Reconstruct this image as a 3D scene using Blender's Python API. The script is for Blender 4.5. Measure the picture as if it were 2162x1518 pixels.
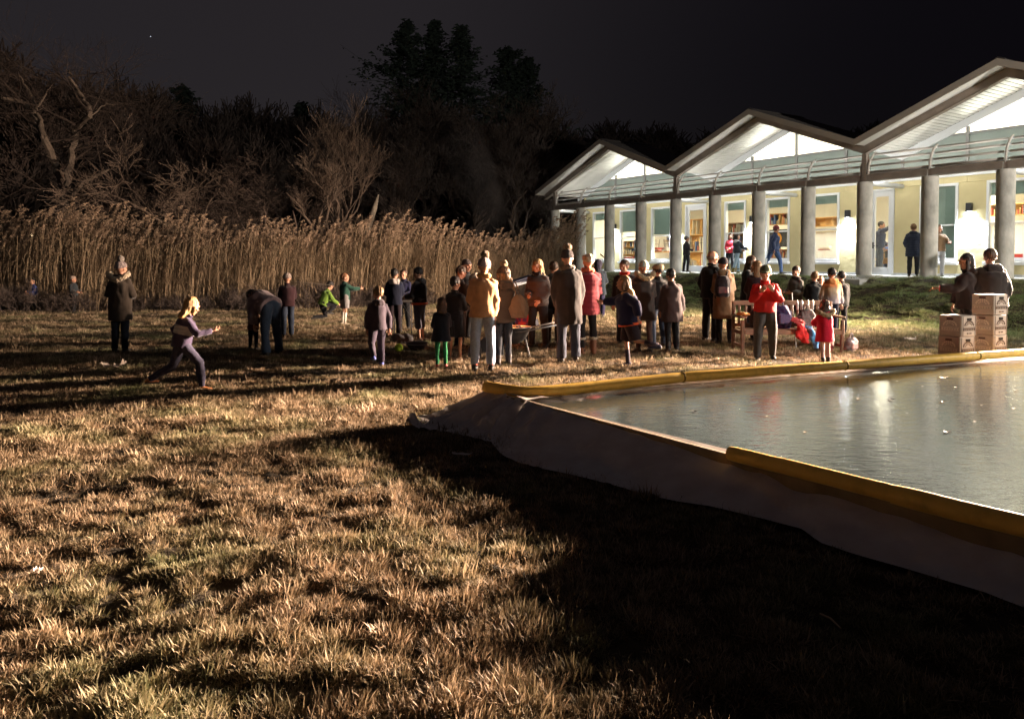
import bpy, bmesh, math, random
import numpy as np
from mathutils import Vector, Matrix, Euler, noise
R = math.radians
for o in list(bpy.data.objects): bpy.data.objects.remove(o)
S = bpy.context.scene; COL = S.collection
random.seed(7); RNG = np.random.default_rng(7)

# ------------------------------------------------ camera
cam = bpy.data.objects.new('camera', bpy.data.cameras.new('camera')); COL.objects.link(cam); S.camera = cam
cam.location = (0, 0, 1.6); cam.rotation_euler = (R(88.0), 0, 0)
cam.data.sensor_width = 36; cam.data.lens = 36*1620/2162
cam.data.shift_y = -0.0705; cam.data.clip_end = 1500; cam.data.clip_start = .05
# ------------------------------------------------ night sky with a faint town glow behind the trees
W = bpy.data.worlds.new('World'); S.world = W; W.use_nodes = True
nt = W.node_tree; nt.nodes.clear(); N_ = nt.nodes.new; L_ = nt.links.new
out = N_('ShaderNodeOutputWorld'); bg = N_('ShaderNodeBackground'); L_(bg.outputs[0], out.inputs[0])
sky = N_('ShaderNodeTexSky'); sky.sky_type = 'NISHITA'; sky.sun_disc = False; sky.sun_elevation = R(-4); sky.sun_rotation = R(-20)
tc = N_('ShaderNodeTexCoord'); dp = N_('ShaderNodeVectorMath'); dp.operation = 'DOT_PRODUCT'
L_(tc.outputs['Generated'], dp.inputs[0]); dp.inputs[1].default_value = (0.62, 0.78, 0.02)
mr = N_('ShaderNodeMapRange'); mr.interpolation_type = 'SMOOTHSTEP'; mr.inputs[1].default_value = .62; mr.inputs[2].default_value = 1.0
mr.inputs[3].default_value = 0.0; mr.inputs[4].default_value = 1.0; L_(dp.outputs['Value'], mr.inputs[0])
mx = N_('ShaderNodeMix'); mx.data_type = 'RGBA'; L_(mr.outputs[0], mx.inputs[0])
mx.inputs[6].default_value = (.0175, .0146, .0165, 1); mx.inputs[7].default_value = (.0020, .0014, .0024, 1)
sc = N_('ShaderNodeVectorMath'); sc.operation = 'SCALE'; sc.inputs[3].default_value = .02; L_(sky.outputs[0], sc.inputs[0])
ad = N_('ShaderNodeVectorMath'); ad.operation = 'ADD'; L_(mx.outputs[2], ad.inputs[0]); L_(sc.outputs[0], ad.inputs[1])
L_(ad.outputs[0], bg.inputs[0]); bg.inputs[1].default_value = 1.0
# ------------------------------------------------ the flood lamp (its fixture is built further down) and exposure
FLOOD = Vector((14.4, 17.3, 2.8))
def spot(name, loc, aim, energy, size, blend, col, rad=.09):
    l = bpy.data.lights.new(name, 'SPOT'); l.energy = energy; l.color = col; l.shadow_soft_size = rad; l.spot_size = R(size); l.spot_blend = blend
    o = bpy.data.objects.new(name, l); COL.objects.link(o); o.location = loc
    o.rotation_euler = (Vector(aim)-Vector(loc)).to_track_quat('-Z', 'Y').to_euler(); return o
WARM = (1.0, .745, .55)
lampA = spot('flood_light', FLOOD, (-5, 2.4, 2.6), 275000, 62, 1.0, WARM, .4); lampA.scale = (1, .62, 1)
lampB = spot('flood_light', FLOOD+Vector((0, .35, .05)), (-12, 24, 1.6), 54000, 70, 1.0, WARM, .2)
lampC = spot('added_facade_light', (19, 5, 5.5), (8.0, 21, 1.6), 13500, 84, .8, (1.0, .94, .84), .15)  # added unseen lamp, brightens columns, bank and crates from the right
S.view_settings.view_transform = 'Standard'; S.view_settings.look = 'None'; S.view_settings.exposure = 0; S.view_settings.gamma = 1
S.render.engine = 'CYCLES'; S.cycles.max_bounces = 5; S.cycles.transparent_max_bounces = 12; S.cycles.volume_bounces = 0
S.cycles.sample_clamp_indirect = 4

# ------------------------------------------------ measuring helpers (rays of the survey photo)
F_ = 1620.; TH = R(2.0); SH = 209-F_*math.tan(TH); cT, sT = math.cos(TH), math.sin(TH)
def ray(x, y):
    v = 759-y-SH
    return ((x-1081)/F_, cT+v/F_*sT, -sT+v/F_*cT)
def G(x, y, z=0.):
    r = ray(x, y); t = (z-1.6)/r[2]; return (r[0]*t, r[1]*t)
def atY(x, y, Y):
    r = ray(x, y); t = Y/r[1]; return Vector((r[0]*t, Y, 1.6+r[2]*t))

# ------------------------------------------------ tagging
def tag(o, label=None, cat=None, group=None, kind=None):
    if label: o['label'] = label
    if cat: o['category'] = cat
    if group: o['group'] = group
    if kind: o['kind'] = kind
    return o
def empty(name, loc=(0, 0, 0), rz=0):
    o = bpy.data.objects.new(name, None); COL.objects.link(o); o.location = loc; o.rotation_euler = (0, 0, rz); o.empty_display_size = .1
    return o
def kids(o): return [c for c in bpy.data.objects if c.parent == o]
def copy_tree(o, parent=None):
    c = o.copy(); COL.objects.link(c); c.parent = parent
    for ch in kids(o): copy_tree(ch, c)
    return c
# ------------------------------------------------ materials
def srgb(*c):
    return tuple(((v/255)/12.92 if v/255 <= .04045 else ((v/255+.055)/1.055)**2.4) for v in c)
MATS = {}
def mat(name, col, rough=.8, col2=None, scale=8., bump=0., bscale=None, metal=0., stretch=(1, 1, 1), detail=4, spec=.4, emit=None, estr=0, coords='Object', trans=0., rand=0., lo=.35, hi=.65, sheen=0.):
    if name in MATS: return MATS[name]
    m = bpy.data.materials.new(name); m.use_nodes = True; MATS[name] = m
    n = m.node_tree; b = n.nodes['Principled BSDF']; N = n.nodes.new; L = n.links.new
    b.inputs['Roughness'].default_value = rough; b.inputs['Metallic'].default_value = metal
    b.inputs['Specular IOR Level'].default_value = spec
    if sheen: b.inputs['Sheen Weight'].default_value = sheen
    b.inputs['Base Color'].default_value = (*col, 1)
    tc = N('ShaderNodeTexCoord'); mp = N('ShaderNodeMapping'); mp.inputs['Scale'].default_value = stretch
    L(tc.outputs[coords] if coords != 'World' else N('ShaderNodeNewGeometry').outputs['Position'], mp.inputs[0])
    csock = None
    if col2 is not None:
        t = N('ShaderNodeTexNoise'); t.inputs['Scale'].default_value = scale; t.inputs['Detail'].default_value = detail; L(mp.outputs[0], t.inputs[0])
        r = N('ShaderNodeMapRange'); r.inputs[1].default_value = lo; r.inputs[2].default_value = hi; L(t.outputs[0], r.inputs[0])
        x = N('ShaderNodeMix'); x.data_type = 'RGBA'; L(r.outputs[0], x.inputs[0]); x.inputs[6].default_value = (*col, 1); x.inputs[7].default_value = (*col2, 1)
        csock = x.outputs[2]; L(csock, b.inputs['Base Color'])
    if rand:
        oi = N('ShaderNodeObjectInfo'); h = N('ShaderNodeHueSaturation'); q = N('ShaderNodeMapRange'); q.inputs[3].default_value = 1-rand; q.inputs[4].default_value = 1+rand
        L(oi.outputs['Random'], q.inputs[0]); L(q.outputs[0], h.inputs['Value'])
        if csock: L(csock, h.inputs['Color'])
        else: h.inputs['Color'].default_value = (*col, 1)
        L(h.outputs[0], b.inputs['Base Color'])
    if bump:
        t2 = N('ShaderNodeTexNoise'); t2.inputs['Scale'].default_value = bscale or scale*3; t2.inputs['Detail'].default_value = 5; L(mp.outputs[0], t2.inputs[0])
        bp = N('ShaderNodeBump'); bp.inputs['Strength'].default_value = min(1, bump); bp.inputs['Distance'].default_value = .02; L(t2.outputs[0], bp.inputs['Height']); L(bp.outputs[0], b.inputs['Normal'])
    if emit: b.inputs['Emission Color'].default_value = (*emit, 1); b.inputs['Emission Strength'].default_value = estr
    if trans:
        tr = N('ShaderNodeBsdfTranslucent'); ms = N('ShaderNodeMixShader'); ms.inputs[0].default_value = trans
        if csock: L(csock, tr.inputs[0])
        else: tr.inputs[0].default_value = (*col, 1)
        L(b.outputs[0], ms.inputs[1]); L(tr.outputs[0], ms.inputs[2]); L(ms.outputs[0], n.nodes['Material Output'].inputs[0])
    return m
def cloth(name, c, k=1.35, rough=.92, bump=.25, scale=30):
    if max(c) < .45: c = tuple(v*.5 for v in c)
    c2 = tuple(min(1, v*k) for v in c)
    return mat('cloth_'+name, c, rough, c2, scale=scale, bump=bump, bscale=90, spec=.2, sheen=.15)
def glass_mat():
    m = bpy.data.materials.new('window_glass'); m.use_nodes = True; n = m.node_tree; n.nodes.clear()
    o = n.nodes.new('ShaderNodeOutputMaterial'); t = n.nodes.new('ShaderNodeBsdfTransparent'); g = n.nodes.new('ShaderNodeBsdfGlossy'); x = n.nodes.new('ShaderNodeMixShader')
    g.inputs['Roughness'].default_value = .03; t.inputs[0].default_value = (.93, .96, .94, 1); x.inputs[0].default_value = .07
    n.links.new(t.outputs[0], x.inputs[1]); n.links.new(g.outputs[0], x.inputs[2]); n.links.new(x.outputs[0], o.inputs[0]); return m
GLASS = glass_mat()
# ------------------------------------------------ mesh builder
class MB:
    def __init__(s): s.v = []; s.f = []; s.mi = []
    def add(s, vs, fs, mi=0):
        b = len(s.v); s.v += [tuple(v) for v in vs]; s.f += [tuple(i+b for i in f) for f in fs]; s.mi += [mi]*len(fs); return s
    def box(s, c, d, rz=0, mi=0, M=None):
        x, y, z = [k/2 for k in d]; vs = [Vector(q) for q in ((-x,-y,-z),(x,-y,-z),(x,y,-z),(-x,y,-z),(-x,-y,z),(x,-y,z),(x,y,z),(-x,y,z))]
        m = M if M is not None else Matrix.Rotation(rz, 3, 'Z')
        return s.add([m @ q + Vector(c) for q in vs], [(0,3,2,1),(4,5,6,7),(0,1,5,4),(1,2,6,5),(2,3,7,6),(3,0,4,7)], mi)
    def bevbox(s, c, d, b=.01, rz=0, mi=0, M=None):
        bm = bmesh.new(); bmesh.ops.create_cube(bm, size=1); bmesh.ops.scale(bm, vec=d, verts=bm.verts)
        bmesh.ops.bevel(bm, geom=bm.edges[:], offset=min(b, min(d)*.45), segments=1, affect='EDGES')
        m = M if M is not None else Matrix.Rotation(rz, 3, 'Z')
        s.add([m @ v.co + Vector(c) for v in bm.verts], [[v.index for v in f.verts] for f in bm.faces], mi); bm.free(); return s
    def tube(s, pts, rad, n=8, cap=True, mi=0, flat=None):
        pts = [Vector(p) for p in pts]; k = len(pts)
        rad = list(rad) if hasattr(rad, '__len__') else [rad]*k
        t0 = (pts[1]-pts[0]).normalized(); ref = Vector((0, 0, 1)) if abs(t0.z) < .9 else Vector((0, 1, 0))
        u = t0.cross(ref).normalized(); b0 = len(s.v); prev = t0
        for i, p in enumerate(pts):
            t = (pts[min(i+1, k-1)]-pts[max(i-1, 0)]).normalized()
            u = (u - t*u.dot(t)).normalized(); w = t.cross(u)
            for j in range(n):
                a = 2*math.pi*j/n; q = p + (u*math.cos(a)+w*math.sin(a)*(flat or 1))*rad[i]; s.v.append(tuple(q))
        for i in range(k-1):
            for j in range(n):
                s.f.append((b0+i*n+j, b0+i*n+(j+1)%n, b0+(i+1)*n+(j+1)%n, b0+(i+1)*n+j)); s.mi.append(mi)
        if cap:
            s.f.append(tuple(b0+j for j in reversed(range(n)))); s.mi.append(mi)
            s.f.append(tuple(b0+(k-1)*n+j for j in range(n))); s.mi.append(mi)
        return s
    def ball(s, c, r, u=10, v=7, mi=0, M=None):
        r = r if hasattr(r, '__len__') else (r, r, r); vs = []; fs = []
        vs.append(Vector((0, 0, r[2])))
        for i in range(1, v):
            th = math.pi*i/v
            for j in range(u):
                a = 2*math.pi*j/u; vs.append(Vector((r[0]*math.sin(th)*math.cos(a), r[1]*math.sin(th)*math.sin(a), r[2]*math.cos(th))))
        vs.append(Vector((0, 0, -r[2]))); e = len(vs)-1
        for j in range(u): fs.append((0, 1+j, 1+(j+1) % u)); fs.append((e, e-u+(j+1) % u, e-u+j))
        for i in range(v-2):
            for j in range(u): a = 1+i*u+j; b = 1+i*u+(j+1) % u; fs.append((a, a+u, b+u, b))
        if M is not None: vs = [M @ q for q in vs]
        return s.add([q+Vector(c) for q in vs], fs, mi)
    def loft(s, rings, n=16, mi=0):
        # rings: (center, xaxis, yaxis, rx, ry)
        b0 = len(s.v); k = len(rings)
        for c, ax, ay, rx, ry in rings:
            for j in range(n):
                a = 2*math.pi*j/n; s.v.append(tuple(Vector(c)+Vector(ax)*rx*math.cos(a)+Vector(ay)*ry*math.sin(a)))
        for i in range(k-1):
            for j in range(n): s.f.append((b0+i*n+j, b0+i*n+(j+1)%n, b0+(i+1)*n+(j+1)%n, b0+(i+1)*n+j)); s.mi.append(mi)
        s.f.append(tuple(b0+j for j in reversed(range(n)))); s.mi.append(mi)
        s.f.append(tuple(b0+(k-1)*n+j for j in range(n))); s.mi.append(mi)
        return s
    def prism(s, poly, a, b, mi=0):
        # poly: list of Vector; a,b offsets vectors
        n = len(poly); vs = [Vector(p)+Vector(a) for p in poly]+[Vector(p)+Vector(b) for p in poly]
        return s.add(vs, [tuple(reversed(range(n))), tuple(range(n, 2*n))]+[(i, (i+1)%n, n+(i+1)%n, n+i) for i in range(n)], mi)
    def mesh(s, name, mats, smooth=False):
        me = bpy.data.meshes.new(name); me.from_pydata(s.v, [], s.f)
        for m in (mats if isinstance(mats, (list, tuple)) else [mats]): me.materials.append(m)
        if any(s.mi): me.polygons.foreach_set('material_index', s.mi)
        if smooth: me.polygons.foreach_set('use_smooth', [True]*len(me.polygons))
        me.update(); return me
    def build(s, name, mats, parent=None, smooth=False, loc=None, fixn=False):
        me = s.mesh(name, mats, smooth)
        if fixn:
            bm = bmesh.new(); bm.from_mesh(me); bmesh.ops.recalc_face_normals(bm, faces=bm.faces); bm.to_mesh(me); bm.free()
        o = bpy.data.objects.new(name, me); COL.objects.link(o); o.parent = parent
        if loc is not None: o.location = loc
        return o
def link(name, me, parent=None, loc=(0, 0, 0), rot=(0, 0, 0), scale=None):
    o = bpy.data.objects.new(name, me); COL.objects.link(o); o.parent = parent; o.location = loc; o.rotation_euler = rot
    if scale: o.scale = scale
    return o
# ------------------------------------------------ numpy value noise
_T = RNG.random((256, 256))
def vn(x, y, s=0):
    x = np.asarray(x, float)+s*17.3; y = np.asarray(y, float)+s*31.7
    xi = np.floor(x).astype(int); yi = np.floor(y).astype(int); fx = x-xi; fy = y-yi; fx = fx*fx*(3-2*fx); fy = fy*fy*(3-2*fy)
    a = _T[xi & 255, yi & 255]; b = _T[(xi+1) & 255, yi & 255]; c = _T[xi & 255, (yi+1) & 255]; d = _T[(xi+1) & 255, (yi+1) & 255]
    return (a*(1-fx)+b*fx)*(1-fy)+(c*(1-fx)+d*fx)*fy
def sst(x, a, b):
    t = np.clip((np.asarray(x, float)-a)/(b-a), 0, 1); return t*t*(3-2*t)
# ------------------------------------------------ building frame: local x runs along the colonnade, local y into the building
C0 = np.array([2.2, 39.2]); AV = np.array([13.83-2.2, 21.58-39.2]); BAY = np.linalg.norm(AV)/10; AV = AV/np.linalg.norm(AV); NV = np.array([-AV[1], AV[0]])
BANG = math.atan2(AV[1], AV[0]); TZ = 1.09
def sd(x, y): return (x-C0[0])*AV[0]+(y-C0[1])*AV[1], (x-C0[0])*NV[0]+(y-C0[1])*NV[1]
def bw(s, d, z=0): return Vector((C0[0]+AV[0]*s+NV[0]*d, C0[1]+AV[1]*s+NV[1]*d, z))
WD = 2.2
def wall_at(px, py, d=WD):
    r = ray(px, py); o = -(0-C0[0])*NV[0]-(0-C0[1])*NV[1]
    t = (d + C0[0]*NV[0]+C0[1]*NV[1])/(r[0]*NV[0]+r[1]*NV[1]); x, y = r[0]*t, r[1]*t
    return sd(x, y)[0], 1.6+r[2]*t
# rink corner points (ground plan)
RK = [np.array(p) for p in ((-.26, 7.88), (7.6, 11.05), (9.5, 5.0), (2.9, 3.45), (.13, 7.28))]
def in_rink(x, y, m=0.):
    x = np.asarray(x, float); y = np.asarray(y, float); r = np.ones(x.shape, bool)
    q = [(-.26, 7.88), (9.5, 11.82), (9.5, -5.2), (.13, 7.28)]
    for i in range(4):
        a = q[i]; b = q[(i+1) % 4]; ex, ey = b[0]-a[0], b[1]-a[1]; l = math.hypot(ex, ey)
        r &= ((x-a[0])*ey-(y-a[1])*ex)/l > -m
    return r
def clump(x, y): return vn(x*8.5, y*8.5, 11)*.6+vn(x*17, y*17, 12)*.4
def ground_z(x, y):
    x = np.asarray(x, float); y = np.asarray(y, float); s, d = sd(x, y)
    side = sst(s, -8, .2)
    b = sst(d, -4.6, -.55); z = 1.07*b*side
    z = z - .12*sst(d, -.35, -.1)*side*(d < 12)
    far = np.hypot(x, y); fade = 1/(1+(far/14)**2)
    amp = .5+1.0*vn(x*.5, y*.5, 3)
    mid = (b > .02)*(b < .98)
    z = z + (vn(x*3.1, y*3.1, 1)-.5)*.028*amp*(.5+.5*fade) + (clump(x, y)-.5)*.062*fade + (vn(x*.6, y*.6, 4)-.5)*.05 + (vn(x*16, y*16, 6)-.5)*.02*fade
    z = z + mid*((vn(x*2.2, y*3.4, 5)-.5)*.24+(vn(x*6, y*6, 8)-.5)*.08)
    z = z + .25*sst(y, 22, 30)*(1-side)*0 - .03
    return np.where(in_rink(x, y, .02), -.08, z)
def gz(x, y): return float(ground_z(x, y))
# =================================================== GROUND
def build_ground():
    fine = np.arange(-.80, .80, .0078); coarse = np.linspace(.80, 2*math.pi-.80, 60)
    ang = np.concatenate([fine, coarse[:-1]])
    r = [.8]
    while r[-1] < 46: r.append(r[-1]*1.0078)
    while r[-1] < 520: r.append(r[-1]*1.12)
    r = np.array(r); A, Rr = np.meshgrid(ang, r); X = Rr*np.sin(A); Y = Rr*np.cos(A); Z = ground_z(X, Y)
    n = len(ang); k = len(r); v = np.stack([X.ravel(), Y.ravel(), Z.ravel()], 1)
    i = np.arange(k-1)[:, None]*n; j = np.arange(n)[None, :]; j2 = (j+1) % n
    f = np.stack([(i+j), (i+j2), (i+n+j2), (i+n+j)], -1).reshape(-1, 4)[:, ::-1]
    v = np.vstack([v, [[0, 0, 0]]]); c = len(v)-1
    me = bpy.data.meshes.new('lawn'); me.from_pydata(v.tolist(), [], f.tolist()+[(c, q, (q+1) % n)[::-1] for q in range(n)])
    me.polygons.foreach_set('use_smooth', [True]*len(me.polygons))
    o = bpy.data.objects.new('lawn', me); COL.objects.link(o); tag(o, kind='structure')
    m = mat('soil_thatch', (.075, .052, .03), .95, (.03, .024, .014), scale=9, bump=.9, bscale=60, coords='World', detail=8)
    me.materials.append(m); return o
build_ground()
# GN scatter of prototypes on an explicit set of points: ONE object
def scatter(name, pts, rot, scl, idx, protos):
    me = bpy.data.meshes.new(name); me.from_pydata(pts.tolist(), [], [])
    a = me.attributes.new('rot', 'FLOAT_VECTOR', 'POINT'); a.data.foreach_set('vector', np.asarray(rot, np.float32).ravel())
    a = me.attributes.new('scl', 'FLOAT_VECTOR', 'POINT'); a.data.foreach_set('vector', np.asarray(scl, np.float32).ravel())
    a = me.attributes.new('pick', 'INT', 'POINT'); a.data.foreach_set('value', np.asarray(idx, np.int32))
    o = bpy.data.objects.new(name, me); COL.objects.link(o)
    c = bpy.data.collections.new(name+'_kinds')
    for q, (pm) in enumerate(protos):
        po = bpy.data.objects.new('%s_kind_%02d' % (name, q), pm); c.objects.link(po)
    g = bpy.data.node_groups.new(name, 'GeometryNodeTree')
    g.interface.new_socket('Geometry', in_out='INPUT', socket_type='NodeSocketGeometry'); g.interface.new_socket('Geometry', in_out='OUTPUT', socket_type='NodeSocketGeometry')
    N = g.nodes.new; L = g.links.new; gi = N('NodeGroupInput'); go = N('NodeGroupOutput'); ip = N('GeometryNodeInstanceOnPoints'); ci = N('GeometryNodeCollectionInfo')
    ci.inputs['Collection'].default_value = c; ci.inputs['Separate Children'].default_value = True; ci.inputs['Reset Children'].default_value = True
    def at(nm, ty):
        k = N('GeometryNodeInputNamedAttribute'); k.data_type = ty; k.inputs[0].default_value = nm; return k.outputs[0]
    L(gi.outputs[0], ip.inputs['Points']); L(ci.outputs[0], ip.inputs['Instance']); ip.inputs['Pick Instance'].default_value = True
    L(at('pick', 'INT'), ip.inputs['Instance Index']); L(at('rot', 'FLOAT_VECTOR'), ip.inputs['Rotation']); L(at('scl', 'FLOAT_VECTOR'), ip.inputs['Scale'])
    L(ip.outputs[0], go.inputs[0]); md = o.modifiers.new('scatter', 'NODES'); md.node_group = g
    return o
def grass_mat():
    m = bpy.data.materials.new('dormant_grass'); m.use_nodes = True; n = m.node_tree; b = n.nodes['Principled BSDF']; N = n.nodes.new; L = n.links.new
    oi = N('ShaderNodeObjectInfo'); cr = N('ShaderNodeValToRGB'); e = cr.color_ramp.elements
    e[0].position = 0; e[0].color = (.07, .05, .028, 1); e[1].position = 1; e[1].color = (.56, .42, .28, 1)
    for p, c in ((.3, (.22, .155, .09, 1)), (.62, (.36, .265, .165, 1)), (.8, (.54, .385, .26, 1))):
        x = e.new(p); x.color = c
    L(oi.outputs['Random'], cr.inputs[0])
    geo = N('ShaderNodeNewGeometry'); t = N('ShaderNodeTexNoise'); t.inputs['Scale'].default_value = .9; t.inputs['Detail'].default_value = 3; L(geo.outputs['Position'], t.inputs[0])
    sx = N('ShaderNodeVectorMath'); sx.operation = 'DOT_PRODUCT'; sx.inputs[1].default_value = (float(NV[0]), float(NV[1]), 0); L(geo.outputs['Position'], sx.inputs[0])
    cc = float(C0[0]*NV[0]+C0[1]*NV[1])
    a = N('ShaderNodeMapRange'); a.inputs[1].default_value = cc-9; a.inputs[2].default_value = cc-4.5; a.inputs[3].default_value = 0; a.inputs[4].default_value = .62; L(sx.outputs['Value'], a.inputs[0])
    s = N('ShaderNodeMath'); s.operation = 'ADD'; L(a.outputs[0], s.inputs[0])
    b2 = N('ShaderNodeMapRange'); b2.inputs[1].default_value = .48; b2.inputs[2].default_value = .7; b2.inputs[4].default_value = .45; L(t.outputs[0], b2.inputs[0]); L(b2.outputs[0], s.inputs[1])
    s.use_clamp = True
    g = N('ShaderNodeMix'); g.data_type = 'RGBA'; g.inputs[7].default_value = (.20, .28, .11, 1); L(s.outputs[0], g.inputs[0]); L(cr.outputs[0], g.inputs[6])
    L(g.outputs[2], b.inputs['Base Color']); b.inputs['Roughness'].default_value = .7; b.inputs['Specular IOR Level'].default_value = .25
    tr = N('ShaderNodeBsdfTranslucent'); L(g.outputs[2], tr.inputs[0]); ms = N('ShaderNodeMixShader'); ms.inputs[0].default_value = .25
    L(b.outputs[0], ms.inputs[1]); L(tr.outputs[0], ms.inputs[2]); L(ms.outputs[0], n.nodes['Material Output'].inputs[0]); return m
def tuft(seed, nb, h, spread, w):
    r = random.Random(seed); m = MB()
    for i in range(nb):
        a = r.uniform(0, 2*math.pi); rr = spread*math.sqrt(r.random()); bx, by = rr*math.cos(a), rr*math.sin(a)
        az = a+r.gauss(0, .9); hh = h*r.uniform(.45, 1.3); ln = r.uniform(.35, 1.7)
        dx, dy = math.cos(az), math.sin(az); px, py = -dy, dx; ww = w*r.uniform(.7, 1.4)
        p = Vector((bx, by, -.01)); vs = []; el = r.uniform(.25, 1.45)
        for k in range(4):
            q = ww*(1-k/3.0)
            vs.append((p.x-px*q, p.y-py*q, p.z)); vs.append((p.x+px*q, p.y+py*q, p.z))
            st = hh/3; p = p+Vector((dx*math.cos(el)*st, dy*math.cos(el)*st, math.sin(el)*st)); el -= ln*r.uniform(.02, .30)
        m.add(vs, [(0, 1, 3, 2), (2, 3, 5, 4), (4, 5, 7, 6)])
    return m
def build_grass():
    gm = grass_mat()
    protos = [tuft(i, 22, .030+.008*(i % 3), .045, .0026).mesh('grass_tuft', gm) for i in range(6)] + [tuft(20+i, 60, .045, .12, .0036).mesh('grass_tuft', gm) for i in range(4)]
    def gen(n, r0, r1, p, hw):
        u = RNG.random(n); r = (r0**p+u*(r1**p-r0**p))**(1/p); th = RNG.uniform(-hw, hw, n); return r*np.sin(th), r*np.cos(th)
    out = []
    for (n, r0, r1, p, hw, big) in ((80000, 1.5, 9, .45, .98, 0), (74000, 6.5, 30, .8, .95, 1)):
        x, y = gen(n, r0, r1, p, hw); s, d = sd(x, y)
        dens = clump(x, y)*.8+vn(x*1.1, y*1.1, 13)*.2
        keep = (~in_rink(x, y, .10)) & (~((d > -.5) & (s > -.9))) & (dens > .31+.12*RNG.random(n)+.10*(vn(x*2.3, y*2.3, 14) < .28)) & (y < 29.5)
        x, y, dens = x[keep], y[keep], dens[keep]; k = len(x); dist = np.hypot(x, y)
        sc = (.12+1.7*dens)*RNG.uniform(.7, 1.3, k)*(1 if not big else 1.0+.3*sst(dist, 10, 24))
        z = ground_z(x, y)
        out.append((np.stack([x, y, z], 1), np.stack([RNG.normal(0, .14, k), RNG.normal(0, .14, k), RNG.uniform(0, 6.28, k)], 1),
                    np.stack([sc*(1.0), sc*(1.0), sc*RNG.uniform(.7, 1.2, k)], 1), RNG.integers(6 if big else 0, 10 if big else 6, k)))
    n = 9000; s_ = RNG.uniform(-7, 24, n); d_ = RNG.uniform(-6.0, -.5, n); x = C0[0]+AV[0]*s_+NV[0]*d_; y = C0[1]+AV[1]*s_+NV[1]*d_; kk = ~in_rink(x, y, .1); x, y = x[kk], y[kk]; k = len(x); sc = RNG.uniform(.9, 1.7, k)
    out.append((np.stack([x, y, ground_z(x, y)], 1), np.stack([RNG.normal(0, .2, k), RNG.normal(0, .2, k), RNG.uniform(0, 6.28, k)], 1), np.stack([sc, sc, sc], 1), RNG.integers(6, 10, k)))
    cat = [np.concatenate([o[i] for o in out]) for i in range(4)]
    tag(scatter('grass', cat[0], cat[1], cat[2], cat[3], protos), 'dry straw and olive lawn grass all over the field', 'grass', kind='stuff')
build_grass()
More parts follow.
